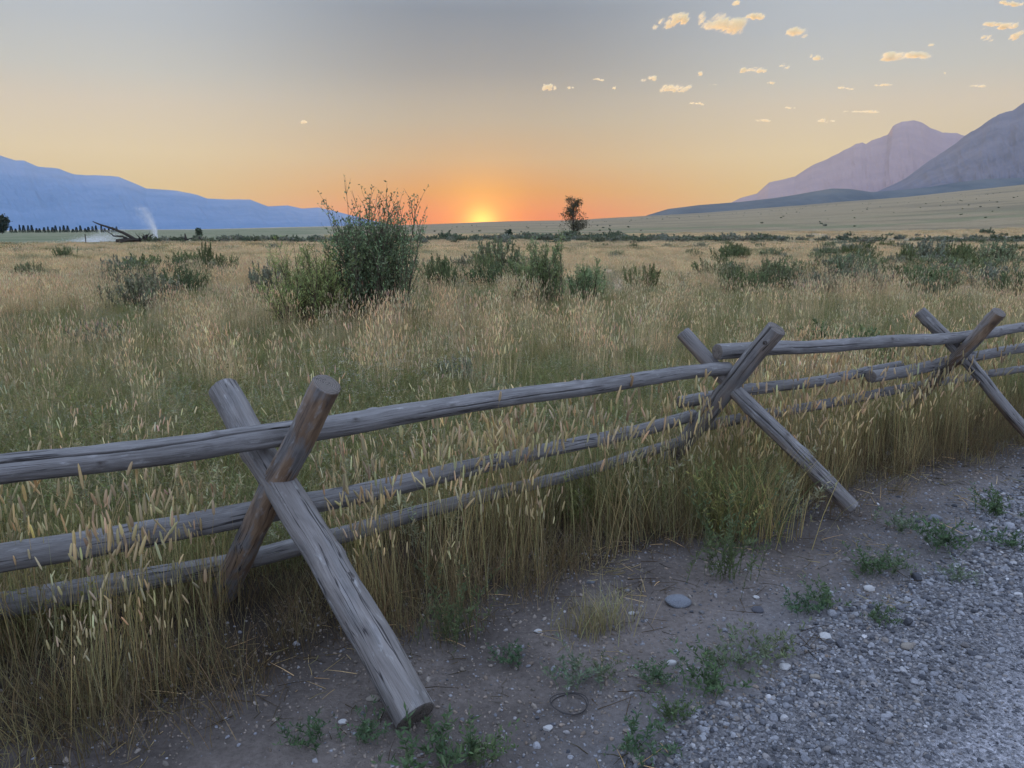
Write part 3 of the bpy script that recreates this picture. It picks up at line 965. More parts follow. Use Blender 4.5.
# ---- short dead grass at the foot of the fence
cs = coll('short_tufts')
for k in range(4): src(f's{k}', tuft_short(240 + k, (DRY_LEAF * .8, OLIVE * .8, DRY_LEAF * .65, DRY_LEAF)[k], 50, (.06, .22), .07, .0022), M_DRY, cs)
x, y = sector(13000, 1.3, 10, rng, R(66))
s = s_grass(x, y) + (fbm(x / .3, y / .3, 81, 3) - .5) * .6
keep = (s > -.04) & (rng.random(len(x)) < np.interp(s, [0, .1, .7, 3], [.5, .8, .5, .3]))
x, y = x[keep], y[keep]
pt, rot = place(x, y, rng, .15)
scatter('short_grass', pt, rot, rng.uniform(.6, 1.3, len(x)), rng.integers(0, 4, len(x)), cs, 'short brown matted grass at the edge of the dirt shoulder', 'grass')

# ---- white yarrow heads
cf = coll('flower_tufts')
for k in range(2): src(f'w{k}', tuft_forb(250 + k, GREEN, 8, (.35, .6), .03, .009, flowers=(.62, .60, .56), rad=.1), M_GREEN, cf)
x, y = [], []
for (a, b, n, sx, sy) in ((352, 414, 13, .35, .4), (385, 404, 7, .4, .4), (505, 370, 3, .6, .6)):
    c = G(a, b); x += list(c[0] + rng.normal(size=n) * sx); y += list(c[1] + rng.normal(size=n) * sy)
x, y = np.array(x), np.array(y)
pt, rot = place(x, y, rng, .05)
scatter('white_flowers', pt, rot, rng.uniform(.8, 1.1, len(x)), rng.integers(0, 2, len(x)), cf, 'small white flower heads among green stems behind the fence', 'flowers')


# ---- straw and twigs lying on the dirt
cl_ = coll('litter_bits')
for k in range(4):
    a = Acc(); rg = np.random.default_rng(270 + k)
    for _ in range(5):
        b = np.append(rg.normal(size=2) * .05, rg.uniform(.002, .012)); d = np.append(rg.normal(size=2), rg.normal() * .12); d /= np.linalg.norm(d)
        Lg = rg.uniform(.03, .14)
        tube(a, np.array([b, b + d * Lg * .5 + rg.normal(size=3) * [.006, .006, .001], b + d * Lg]), [.0014, .0012, .0006], 3, jit((DRY_STALK, DRY_LEAF * .5)[k % 2], rg, .3), cap=False)
    src(f'l{k}', a, M_DRY, cl_)
x, y = sector(6000, 1.5, 8, rng)
s = s_grass(x, y)
k = (s < .3) & (g_gravel(x, y) > -.2) & (rng.random(len(x)) < .08 + .6 * np.exp(np.minimum(s, 0) / .22))
x, y = x[k], y[k]; pt, rot = place(x, y, rng, .05)
scatter('straw_litter', pt, rot, rng.uniform(.6, 1.3, len(x)), rng.integers(0, 4, len(x)), cl_, 'bits of dry straw and twigs lying on the dirt by the grass edge', 'litter')

# ------------------------------------------------------------------ stones
def pebble(seed, sub=2, flat=.6, ang=.35):
    import bmesh
    rng = np.random.default_rng(seed)
    bm = bmesh.new(); bmesh.ops.create_icosphere(bm, subdivisions=sub, radius=1)
    V = np.array([v.co[:] for v in bm.verts])
    for _ in range(9):   # chip flat facets
        n = rng.normal(size=3); n /= np.linalg.norm(n); h = rng.uniform(.55, .9)
        d = V @ n; V = V - np.outer(np.clip(d - h, 0, None), n) * .9
    V *= np.array([1, rng.uniform(.6, .9), flat * rng.uniform(.7, 1.1)])
    for v, c in zip(bm.verts, V): v.co = c
    me = bpy.data.meshes.new('stone'); bm.to_mesh(me); bm.free()
    return me


cp = coll('pebbles')
for k in range(8):
    me = pebble(300 + k, 2, .62); me.materials.append(M_STONE)
    cp.objects.link(bpy.data.objects.new(f'p{k}', me))
x, y = sector(380000, 1.25, 9.5, rng, R(47))
wob = fbm(x / .5, y / .5, 31, 4) - .5
gg = g_gravel(x, y) + wob * .45; hh = h_road(x, y) + wob * .4
r = np.hypot(x, y)
dens = np.where(gg < 0, np.interp(hh, [-.5, -.1, .15], [.45, .9, 1.4]), .55 * np.exp(-gg / .24) + .06)
dens *= np.clip(.35 + 1.5 * fbm(x / .3, y / .3, 91, 3), .3, 1.2)
dens *= np.interp(r, [2, 4, 9], [1, .7, .35])
keep = (rng.random(len(x)) < dens) & (s_grass(x, y) < .5)
x, y, gg, hh = x[keep], y[keep], gg[keep], hh[keep]
sz = np.exp(rng.normal(size=len(x)) * .48) * np.where(gg < .05, np.interp(hh, [-.3, .1], [.0034, .0060]), .0042)
sz = np.clip(sz, .003, .034) * np.interp(np.hypot(x, y), [2, 9], [1, 1.5])
pt, rot = place(x, y, rng, .35)
pt[:, 2] += sz * .15
scatter('gravel', pt, rot, sz, rng.integers(0, 8, len(x)), cp, 'loose blue grey gravel spilling from the road onto the dirt', 'gravel')

cc = coll('clods')
M_CLOD = plant_mat('dirt_clod', .38, .0)
for k in range(5):
    me = pebble(340 + k, 1, .7); me.materials.append(M_CLOD)
    ca = me.color_attributes.new('col', 'FLOAT_COLOR', 'POINT'); ca.data.foreach_set('color', np.tile([.20, .17, .148, 1], len(me.vertices)).astype(np.float32))
    cc.objects.link(bpy.data.objects.new(f'c{k}', me))
x, y = sector(150000, 1.3, 9, rng, R(46))
dd = np.clip(fbm(x / .4, y / .4, 93, 4) * 2.6 - .7, .08, 1) * np.interp(np.hypot(x, y), [2, 9], [1, .3])
keep = (g_gravel(x, y) > -.1) & (s_grass(x, y) < .6) & (rng.random(len(x)) < dd)
x, y = x[keep], y[keep]
sz = np.clip(np.exp(rng.normal(size=len(x)) * .5) * .0042, .002, .016)
pt, rot = place(x, y, rng, .5); pt[:, 2] += sz * .15
scatter('dirt_clods', pt, rot, sz, rng.integers(0, 5, len(x)), cc, 'crumbs of grey brown dirt covering the bare shoulder', 'dirt')

ROCKC = {'blue': rock_mat('blue_grey_rock', (.15, .16, .175)), 'pale': rock_mat('pale_rock', (.42, .41, .39)), 'dark': rock_mat('dark_rock', (.07, .07, .08)),
         'tan': rock_mat('tan_rock', (.25, .22, .18))}


def rock(px, py, wpx, kind, label, seed, flat=.6, rz=0.0):
    g = G(px, py); d = depth_of(g)
    s = wpx / F * d / 2
    me = pebble(seed, 3, flat)
    me.polygons.foreach_set('use_smooth', np.ones(len(me.polygons), bool))
    o = link('rock', me, ROCKC[kind], None, (g[0], g[1], g[2] + s * flat * .35), rz, s)
    tag(o, label, 'rock')


rock(678, 604, 27, 'blue', 'smooth flat blue grey stone on the dirt below the grass edge', 401, .6)
rock(869, 590, 12, 'pale', 'small white stone at the upper rim of the gravel', 402)
rock(758, 611, 13, 'dark', 'lump of dark stone on bare dirt beside a green weed', 403)
rock(935, 520, 17, 'blue', 'blue stone in the dirt near the far weeds', 404, .5)
rock(756, 598, 7, 'pale', 'tiny white pebble on bare dirt above the dark lump', 405)
rock(548, 729, 11, 'pale', 'white pebble below the dark wire loop', 406)
rock(343, 723, 10, 'pale', 'white pebble left of the stout leg foot', 407)
rock(373, 700, 15, 'tan', 'flat tan stone tucked beside the stout leg foot', 408, .5)
rock(538, 632, 9, 'pale', 'chalky pebble at the shaded grass edge', 409)
rock(632, 614, 8, 'pale', 'pale pebble next to the dry tuft', 410)
rock(672, 664, 11, 'pale', 'whitish stone half way across the dirt', 411)
rock(590, 583, 10, 'blue', 'bluish stone half hidden under the tall grass', 412)
rock(908, 648, 15, 'tan', 'wide buff stone among the coarse gravel', 413, .5)
rock(826, 638, 17, 'pale', 'light grey stone at the edge of the coarse gravel', 414, .5)
rock(785, 668, 13, 'pale', 'light stone in the gravel beside a green weed', 415)
rock(815, 678, 12, 'tan', 'rounded brown stone in the middle of the gravel', 416)
rock(552, 725, 6, 'dark', 'small dark stone touching the white pebble', 417)
rock(696, 461, 5, 'pale', 'small pale stone lit between grass stalks', 418)
rock(409, 309, 11, 'blue', 'pale blue rock in the meadow at the foot of the big shrub', 419, .8)
for i, (a, b, w, k) in enumerate(((478, 302, 12, 'dark'), (490, 299, 10, 'blue'), (468, 305, 9, 'tan'), (500, 303, 8, 'dark'))):
    rock(a, b, w, k, ('dark rock in the rubble patch between the shrubs', 'grey blue rock in the rubble patch between the shrubs', 'tan rock in the rubble patch between the shrubs', 'small dark rock at the end of the rubble patch')[i], 430 + i)

# loop of old wire on the dirt
wa = Acc(); c = G(569, 706); dd = depth_of(c)
for turn in range(2):
    th = np.linspace(0, 2 * np.pi, 40)
    rr = .060 + .005 * turn
    pts = np.stack([c[0] + rr * np.cos(th), c[1] + rr * np.sin(th) * .95, c[2] + .008 + .006 * turn + .005 * np.sin(th * 2 + turn)], 1)
    tube(wa, pts - c, np.full(40, .0018), 6, (.06, .055, .055), cap=False)
tag(link('wire_loop', wa.mesh('wire_loop', True), M_TWIG, None, c), 'dark ring of old wire lying on the dirt shoulder', 'wire')


# ------------------------------------------------------------------ shrubs and trees
def rot_about(d, ang, az, rng=None):
    d = d / np.linalg.norm(d)
    ref = np.array([0, 0, 1.0]) if abs(d[2]) < .9 else np.array([1.0, 0, 0])
    a = np.cross(d, ref); a /= np.linalg.norm(a); b = np.cross(d, a)
    return d * math.cos(ang) + (a * math.cos(az) + b * math.sin(az)) * math.sin(ang)


def plant(seed, H, spread, nst, nsub, leafn, ll, lw, col, tilt=.5, base=.12, up=.25, leaf_from=.25, thick=.012, subL=.38, dark=None, top_thin=0.0, sub_ang=.7, lv=.22, wand=0.0):
    """twiggy shrub: stems from one root crown, side twigs, leaves along the twigs"""
    rng = np.random.default_rng(seed); st = Acc(); lf = Acc()
    LP, LD, LC = [], [], []
    for i in range(nst):
        az = rng.uniform(0, 2 * np.pi); tl = tilt * math.sqrt(rng.random())
        d = np.array([math.cos(az) * math.sin(tl), math.sin(az) * math.sin(tl), math.cos(tl)])
        h = H * rng.uniform(.62 if tilt < 1 else .82, 1.0) * (1 - (.35 if tilt < 1 else .12) * (tl / max(tilt, .01)) ** 2)
        p = np.append(rng.normal(size=2) * base, 0); p[:2] += d[:2] * base
        pts = [p]; n = 7
        for k in range(n):
            d = d + np.array([0, 0, up / n]) + rng.normal(size=3) * .07; d /= np.linalg.norm(d)
            d[:2] *= spread ** (1 / n); d /= np.linalg.norm(d)
            pts.append(pts[-1] + d * h / n)
        pts = np.array(pts)
        tube(st, pts, np.linspace(thick, thick * .25, n + 1), 4, jit(np.array([.12, .095, .07]), rng, .15))
        for j in range(nsub):
            f = rng.uniform(leaf_from, .98); k = min(int(f * n), n - 1)
            b = pts[k] + (pts[k + 1] - pts[k]) * (f * n - k)
            dm = pts[k + 1] - pts[k]
            sd = rot_about(dm, rng.uniform(.3, 1.0) * sub_ang, rng.uniform(0, 6.3))
            sd[2] += .25; sd /= np.linalg.norm(sd)
            sl = H * subL * rng.uniform(.5, 1.1) * (1.15 - .6 * f)
            q = [b]
            for m in range(3):
                sd = sd + rng.normal(size=3) * .12 + np.array([0, 0, .06]); sd /= np.linalg.norm(sd); q.append(q[-1] + sd * sl / 3)
            q = np.array(q)
            tube(st, q, np.linspace(thick * .35, thick * .12, 4), 3, jit(np.array([.12, .095, .07]), rng, .15), cap=False)
            thin = 1 - top_thin * max(0, (q[-1][2] / H - .55) / .45) if top_thin else 1
            nl = max(2, int(leafn * rng.uniform(.6, 1.3) * max(thin, .15)))
            t = rng.uniform(.1, 1.05, nl) * 3; kk = np.minimum(t.astype(int), 2)
            lp = q[kk] + (q[kk + 1] - q[kk]) * (t - kk)[:, None]
            ld = (q[kk + 1] - q[kk]); ld /= np.linalg.norm(ld, axis=1, keepdims=True)
            ld = ld * .6 + rng.normal(size=(nl, 3)) * .55 + np.array([0, 0, .2])
            LP.append(lp); LD.append(ld)
            cc = jit(col if dark is None or rng.random() > .4 else dark, rng, lv)
            LC.append(np.clip(cc * (1 + rng.normal(size=(nl, 1)) * .15), .004, .7))
    LP, LD, LC = map(np.concatenate, (LP, LD, LC))
    leaves(lf, LP, LD, ll * rng.uniform(.6, 1.3, len(LP)), lw * rng.uniform(.7, 1.2, len(LP)), LC, rng)
    return st.mesh('stem'), lf.mesh('foliage')


def put_plant(name, meshes, loc, label, cat, group=None, sc=1.0, rz=0.0, parts=('stem', 'foliage')):
    root = bpy.data.objects.new(name, None); C.objects.link(root)
    root.location = loc; root.rotation_euler = (0, 0, rz); root.scale = (sc, sc, sc) if not hasattr(sc, '__len__') else sc
    tag(root, label, cat, group)
    link(parts[0], meshes[0], M_TWIG, root); link(parts[1], meshes[1], M_LEAF, root)
    return root


# the big leafy shrub with bare wands and its greener neighbour
g0 = G(374, 327)
put_plant('willow_shrub', plant(501, 2.5, 1.0, 70, 22, 15, .05, .025, np.array([.22, .275, .135]), tilt=.41, base=.26, up=.75, leaf_from=.05, thick=.012, subL=.27, dark=np.array([.16, .205, .105]), top_thin=.8), g0,
          'large dark green shrub with sparse wands rising against the sunset', 'shrub')
g1 = G(312, 329)
put_plant('feathery_shrub', plant(502, 1.55, 1.0, 54, 15, 15, .07, .012, np.array([.33, .37, .14]), tilt=.72, base=.2, up=.5, leaf_from=.1, thick=.012, subL=.3, dark=np.array([.25, .29, .11])), g1,
          'feathery bright green bush leaning against the large dark shrub', 'shrub')
g2 = G(540, 312)
put_plant('feathery_shrub', plant(503, 1.55, 1.0, 40, 16, 16, .07, .014, np.array([.26, .31, .14]), tilt=.34, base=.2, up=.5, leaf_from=.1, thick=.012, subL=.26), g2,
          'upright feathery green bush standing alone past the rubble patch', 'shrub')
g3 = G(588, 309)
put_plant('feathery_shrub', plant(504, 1.1, 1.0, 32, 14, 15, .06, .014, np.array([.24, .29, .13]), tilt=.45, base=.16, up=.5, leaf_from=.1, thick=.010, subL=.3), g3,
          'smaller spiky green bush next to the upright feathery bush', 'shrub')
put_plant('feathery_shrub', plant(505, .62, 1.0, 22, 10, 14, .06, .012, np.array([.21, .25, .105]), tilt=.75, base=.22, up=.3, leaf_from=.1, thick=.009, subL=.32), G(510, 310),
          'low yellow green bush at the foot of the upright feathery bush', 'shrub')

SB = [plant(520 + k, .75, 1.0, 50, 12, 14, .052, .027, np.array([(.235, .26, .145), (.19, .225, .105), (.275, .285, .19), (.16, .19, .09)][k]), tilt=1.15, base=.22, up=.25, leaf_from=.05, thick=.009, subL=.34) for k in range(4)]

for b in BUSHES: put_plant('sagebrush', SB[b[5]], b[0], b[3], 'shrub', b[4], (b[1] / 1.35, b[1] / 1.35, b[2] / .72), rs.uniform(0, 6.3))

# scrub line along the far ditch: one mass
ch = coll('scrub_bushes')
for k in range(3):
    m = plant(540 + k, 1.2, 1.0, 22, 7, 9, .22, .12, np.array([(.18, .20, .125), (.15, .175, .11), (.25, .25, .18)][k]), tilt=.95, base=.3, up=.4, leaf_from=.2, thick=.02, subL=.35)
    m[1].materials.append(M_LEAF); ch.objects.link(bpy.data.objects.new(f'h{k}', m[1]))
x, y = sector(5200, 84, 140, rs)
pxx = px_of(x, y); r = np.hypot(x, y)
line = np.interp(pxx, [330, 480, 700, 900, 1100], [104, 112, 112, 110, 106]) + 7 * (fbm(pxx / 80, pxx * 0, 4, 3) - .5)
dl = np.abs(r - line)
keepL = (pxx > 380) & (rs.random(len(x)) < np.exp(-(dl / 9) ** 2) * .9 * sstep(.34, .56, fbm(x / 16, y / 16, 44, 3)) + .05)
keepR = (pxx > 140) & (pxx <= 380) & (r > 86) & (r < 125) & (rs.random(len(x)) < .40 * sstep(.4, .6, fbm(x / 9, y / 9, 15, 3)))
keep = keepL | keepR
x, y = x[keep], y[keep]
pt, rot = place(x, y, rs, .05)
scatter('scrub', pt, rot, rs.uniform(.35, .85, len(x)) * np.where(rs.random(len(x)) < .04, 1.5, 1), rs.integers(0, 3, len(x)), ch, 'dark green line of scrub along the far edge of the meadow', 'scrub')
# dots of brush on the bench
x, y = sector(900, 170, 1200, rs); pxx = px_of(x, y)
k = (pxx > 420) & (rs.random(len(x)) < sstep(.4, .6, fbm(x / 90, y / 90, 19, 3)))
x, y = x[k], y[k]; pt, rot = place(x, y, rs, .05)
scatter('slope_brush', pt, rot, rs.uniform(.25, .6, len(x)), rs.integers(0, 3, len(x)), ch, 'tiny specks of brush over the dry slope under the mountains', 'brush')


# lone tree on the scrub line
def tree(seed, H, W, col, nl=2600, ll=.2, lw=.14, nb=26, gap=.0):
    rng = np.random.default_rng(seed); tr = Acc(); cr = Acc()
    pts = np.array([[0, 0, 0], [.05, 0, H * .25], [-.03, .04, H * .5], [.06, 0, H * .75], [.02, 0, H * .96]])
    tube(tr, pts, np.array([.05, .04, .03, .017, .006]) * H * .45, 8, (.10, .08, .065))
    LP = []
    for i in range(nb):
        f = .06 + .89 * rng.random() ** 1.35; b = np.array([np.interp(f, np.linspace(0, 1, 5), pts[:, a]) for a in range(3)])
        az = rng.uniform(0, 6.3); L = W * (1.15 - f) ** .6 * rng.uniform(.45, .8)
        d = np.array([math.cos(az), math.sin(az), .5]); d /= np.linalg.norm(d)
        q = [b]
        for m in range(4): d = d + rng.normal(size=3) * .15 + [0, 0, .08]; d /= np.linalg.norm(d); q.append(q[-1] + d * L / 4)
        q = np.array(q); tube(tr, q, np.linspace(.012, .003, 5) * H * .5, 4, (.10, .08, .065))
        for m in range(1, 5):
            nn = int(nl / nb / 4)
            LP.append(q[m] + rng.normal(size=(nn, 3)) * W * .062 * [1, 1, .8])
    LP = np.concatenate(LP); n = len(LP)
    leaves(cr, LP, rng.normal(size=(n, 3)), ll * rng.uniform(.6, 1.3, n), lw, np.clip(col * (1 + rng.normal(size=(n, 1)) * .25), .004, .5), rng)
    return tr.mesh('trunk'), cr.mesh('crown')


gp = G(573, 240); gp = gp / np.linalg.norm(gp[:2]) * 128; gp[2] = float(terr(gp[0], gp[1]))
put_plant('lone_tree', tree(601, 6.7, 3.8, np.array([.13, .125, .08]), 3600, .22, .14, 52), gp, 'airy lone tree standing on the scrub line by the sunset', 'tree', parts=('trunk', 'crown'))
a_ = P(2, 232, 1.0); gl = np.array([a_[0], a_[1], 0]) / np.hypot(a_[0], a_[1]) * 400; gl[2] = float(terr(gl[0], gl[1]))
put_plant('broad_tree', tree(602, 7.2, 6.2, np.array([.06, .08, .055]), 3000, .8, .6, 30), gl, 'big dark rounded tree at the end of the far windbreak row', 'tree', parts=('trunk', 'crown'))
a_ = P(198, 232, 1.0); gs = np.array([a_[0], a_[1], 0]) / np.hypot(a_[0], a_[1]) * 180; gs[2] = float(terr(gs[0], gs[1]))
put_plant('small_tree', tree(603, 1.7, 1.7, np.array([.08, .10, .06]), 600, .3, .22, 16), gs, 'small round dark tree on the flat past the dead snag', 'tree', parts=('trunk', 'crown'))
a_ = P(569, 233, 1.0); gs = np.array([a_[0], a_[1], 0]) / np.hypot(a_[0], a_[1]) * 118; gs[0] -= 9.0; gs[2] = float(terr(gs[0], gs[1]))
put_plant('small_tree', tree(604, 1.6, 1.3, np.array([.045, .06, .036]), 500, .22, .16, 12), gs, 'little dark bushy tree short of the lone tree', 'tree', parts=('trunk', 'crown'))

# windbreak row of small conifers
def conifer(seed):
    rng = np.random.default_rng(seed); a = Acc()
    tube(a, np.array([[0, 0, 0], [0, 0, 3.0]]), [.12, .02], 5, (.07, .055, .045))
    n = 420; t = rng.random(n) ** .8
    rr = (1 - t) * .75 * np.sqrt(rng.random(n)); az = rng.uniform(0, 6.3, n)
    p = np.stack([rr * np.cos(az), rr * np.sin(az), .25 + t * 2.8], 1)
    d = np.stack([np.cos(az), np.sin(az), np.full(n, -.1)], 1) + rng.normal(size=(n, 3)) * .3
    leaves(a, p, d, .42, .22, np.clip(np.array([.03, .045, .032]) * (1 + rng.normal(size=(n, 1)) * .2), .004, .3), rng)
    return a.mesh('conifer_tree')


CON = [conifer(k) for k in range(3)]
for i in range(27):
    px = 12 + i * 4.05 + rs.uniform(-.7, .7)
    a_ = P(px, 232, 1.0); g = np.array([a_[0], a_[1], 0]) / np.hypot(a_[0], a_[1]) * (415 + i * .6); g[2] = float(terr(g[0], g[1]))
    o = link('conifer_tree', CON[i % 3], M_LEAF, None, g, rs.uniform(0, 6.3), (rs.uniform(.7, 1.2), rs.uniform(.7, 1.2), rs.uniform(.55, 1.25)))
    tag(o, 'small dark conifer in the long straight windbreak row under the blue range', 'tree', 'conifers of the windbreak row')

# fallen dead tree
def at_r(px, r):
    a = P(px, 235, 1.0); g = np.array([a[0], a[1], 0]) / np.hypot(a[0], a[1]) * r; g[2] = float(terr(g[0], g[1])); return g


gd = at_r(133, 92)
ft = bpy.data.objects.new('fallen_tree', None); C.objects.link(ft); ft.location = gd
tag(ft, 'dead fallen tree with one long bare limb raised over the grass', 'dead tree')
u_ = 92 / F     # metres per pixel at this tree


def limb(name, pts, r, n=14):
    a = Acc(); S, _ = spline(np.array([[x * u_, yy, z * u_, q] for (x, yy, z), q in zip(pts, r)]), n)
    S[:, :3] += np.random.default_rng(len(pts)).normal(size=(n, 3)) * .02
    tube(a, S[:, :3], S[:, 3], 7, (.055, .048, .042)); link(name, a.mesh(name, True), M_TWIG, ft)


limb('trunk', [(18, .6, 2), (8, .3, 3), (-2, 0, 4), (-14, -.3, 3)], [.30, .27, .24, .2])
limb('limb', [(2, 0, 4), (-6, 0, 9), (-18, .2, 14), (-28, .3, 17), (-36, .4, 20)], [.19, .15, .12, .09, .045])
limb('limb', [(-2, 0, 4), (-9, -.2, 7), (-16, -.3, 8), (-20, -.4, 11)], [.13, .10, .07, .03])
limb('limb', [(6, 0, 4), (0, -.5, 4), (-9, -.8, 2), (-14, -1, 1)], [.13, .10, .07, .05])
limb('limb', [(10, .1, 4), (14, .2, 7), (17, .3, 9)], [.12, .08, .04])
ra = Acc(); rr_ = np.random.default_rng(3)
for i in range(26):
    b = np.array([8 * u_ + rr_.normal() * .5, rr_.normal() * .3, .45 + rr_.normal() * .2]); d = rr_.normal(size=3); d[2] = abs(d[2]); d /= np.linalg.norm(d)
    tube(ra, np.array([b, b + d * .4, b + d * .75 + rr_.normal(size=3) * .12]), [.07, .05, .015], 4, (.05, .044, .04))
link('root_mass', ra.mesh('root_mass'), M_TWIG, ft)


def snag(px, r, H, lab, seed):
    a = Acc(); rg = np.random.default_rng(seed)
    tube(a, np.array([[0, 0, 0], [-.05, 0, H * .5], [-.25 * H * .4, 0, H]]), [.22, .16, .05], 7, (.05, .045, .04))
    for i in range(7):
        d = np.array([rg.normal(), rg.normal(), .3]); d /= np.linalg.norm(d); b = np.array([0, 0, rg.uniform(.1, .5) * H])
        tube(a, np.array([b, b + d * H * .4, b + d * H * .75 - [0, 0, .1]]), [.07, .05, .02], 4, (.05, .045, .04))
    tag(link('dead_snag', a.mesh('dead_snag'), M_TWIG, None, at_r(px, r)), lab, 'dead tree')


snag(186, 95, 1.15, 'leaning dead snag with broken roots on the meadow edge', 8)
snag(200, 97, .8, 'dark broken stump next to the leaning dead snag', 9)
a = Acc(); tube(a, np.array([[0, 0, 0], [.02, 0, .55], [.01, 0, 1.15]]), [.05, .05, .045], 7, (.06, .05, .045))
tag(link('fence_post', a.mesh('fence_post'), M_TWIG, None, at_r(85, 96)), 'thin dark post standing before the white sprinkler mist', 'post')


# irrigation spray
def water_mat():
    m, nt, out = new_mat('water_drops'); L = nt.links.new
    d = N(nt, 'ShaderNodeBsdfDiffuse'); d.inputs['Color'].default_value = (.9, .9, .9, 1)
    t = N(nt, 'ShaderNodeBsdfTranslucent'); t.inputs['Color'].default_value = (.9, .9, .9, 1)
    x = N(nt, 'ShaderNodeMixShader'); x.inputs[0].default_value = .5
    L(d.outputs[0], x.inputs[1]); L(t.outputs[0], x.inputs[2]); L(x.outputs[0], out.inputs['Surface'])
    return m


M_WATER = water_mat()


def drops(name, pts, size, loc, label, cat, seed):
    rg = np.random.default_rng(seed); a = Acc(); n = len(pts)
    leaves(a, pts, rg.normal(size=(n, 3)), size * rg.uniform(.6, 1.4, n), size, np.ones((n, 3)), rg)
    o = link(name, a.mesh(name), M_WATER, None, loc); tag(o, label, cat); return o


gj = at_r(157, 105); u_ = 105 / F
rg = np.random.default_rng(4); n = 11000
t = rg.random(n) ** 1.25
cx = np.interp(t, [0, .3, .6, .85, 1], [0, -1, -4, -8, -12]) * u_; cz = np.interp(t, [0, .3, .6, .85, 1], [1, 11, 20, 27, 31]) * u_
sp = (.06 + .12 * t)
pt = np.stack([cx + rg.normal(size=n) * sp * .5 - np.abs(rg.normal(size=n)) * t * .9 * (rg.random(n) < .3), rg.normal(size=n) * .8 * t, np.maximum(.05, cz + rg.normal(size=n) * .15 - np.abs(rg.normal(size=n)) * t * 1.6 * (rg.random(n) < .45))], 1)
j = drops('sprinkler_jet', pt, .032, gj, 'white arc of sprinkler water shooting up beside the fallen tree', 'water jet', 5)
pa = Acc(); tube(pa, np.array([[0, 0, 0], [0, 0, .5], [-.12, 0, .68]]), [.04, .04, .03], 6, (.2, .2, .2)); link('riser', pa.mesh('riser'), M_TWIG, j)
n = 13000
pt = np.stack([rg.normal(size=n) * 1.6 - .3, rg.normal(size=n) * 1.0, np.abs(rg.normal(size=n)) * .55 + .05], 1); pt[:, 2] *= 1 + .25 * pt[:, 0].clip(-2, 2)
drops('sprinkler_mist', pt, .032, at_r(101, 108), 'low white sprinkler mist drifting behind the fallen tree limb', 'water spray', 6)
n = 1800
pt = np.stack([rg.normal(size=n) * .9, rg.normal(size=n) * .6, np.abs(rg.normal(size=n)) * .35 + .05], 1)
drops('sprinkler_mist', pt, .03, at_r(150, 107), 'small puff of white mist at the foot of the water jet', 'water spray', 7)

# ------------------------------------------------------------------ roadside weeds
WD = [tuft_forb(700 + k, (np.array([.09, .135, .07]), np.array([.105, .15, .075]), np.array([.15, .18, .11]))[k], 20, (.07, .2), .032, .010, rad=.055, lean=.9, nleaf=20) for k in range(3)]
WM = [w.mesh('weed') for w in WD]
DT = tuft_short(710, OLIVE * .9, 150, (.06, .17), .05, .0028).mesh('dry_tuft')
TS = tuft_forb(711, np.array([.11, .13, .06]), 26, (.2, .5), .03, .006, rad=.07, lean=.35, nleaf=40).mesh('tall_weed')


def weed(px, py, sc, label, me=None, k=0, name='weed'):
    if me is None: sc = sc * .62
    g = G(px, py)
    o = link(name, me or WM[k], M_LEAF, None, g, rs.uniform(0, 6.3), sc); tag(o, label, 'weed')


weed(440, 762, 1.5, 'leafy green weed spreading at the foot of the stout leg', k=0)
weed(478, 764, 1.1, 'smaller weed beside the leafy one near the wire loop', k=1)
weed(310, 745, .9, 'green sprig on dark dirt by the white pebble', k=0)
weed(364, 740, .9, 'green sprig between the white pebble and the stout leg foot', k=1)
weed(512, 664, .8, 'thin green weed near the shaded grass edge', k=0)
weed(570, 684, 1.0, 'tall sparse weed growing above the wire loop', k=2)
weed(602, 676, .8, 'faint weed between the wire loop and the dry tuft', k=2)
weed(640, 752, 1.15, 'dark green weed at the lower rim of the gravel', k=0)
weed(672, 722, .9, 'ragged weed where dirt turns to gravel', k=1)
weed(655, 682, .9, 'small weed on open dirt above the ragged weed', k=1)
weed(712, 690, 1.35, 'broad green weed with many leaves beside the gravel', k=1)
weed(738, 668, 1.2, 'bushy weed just above the broad green weed', k=2)
weed(766, 655, 1.15, 'yellowish weed at the gravel edge', k=2)
weed(806, 612, 1.0, 'two stemmed green weed near the middle of the shoulder', k=0)
weed(826, 606, 1.0, 'round green weed beside the two stemmed one', k=1)
weed(868, 575, 1.2, 'leafy weed on the dirt near the white stone', k=1)
weed(892, 570, 1.1, 'taller weed paired with the leafy weed near the white stone', k=2)
weed(941, 548, 1.7, 'bright green upright weed by the far gravel', k=1)
weed(880, 622, .8, 'tiny weed poking out of the gravel', k=0)
weed(955, 580, .8, 'flat weed in the far gravel', k=2)
weed(996, 515, 1.4, 'green weed at the far bend of the shoulder', k=1)
weed(1010, 548, 1.0, 'small weed alone on the far gravel', k=0)
weed(902, 530, 1.2, 'dull green weed close to the thin leg', k=2)
weed(722, 578, 1.0, 'tall grey green weed rising from dirt in front of the grass', TS, name='tall_weed')
weed(452, 640, .75, 'olive tall weed beside the stout leg', TS, name='tall_weed')
weed(586, 632, 1.05, 'small brown grass tuft alone on the dirt', DT, name='dry_tuft')
weed(610, 624, 1.15, 'fuller brown grass tuft next to the small one', DT, name='dry_tuft')

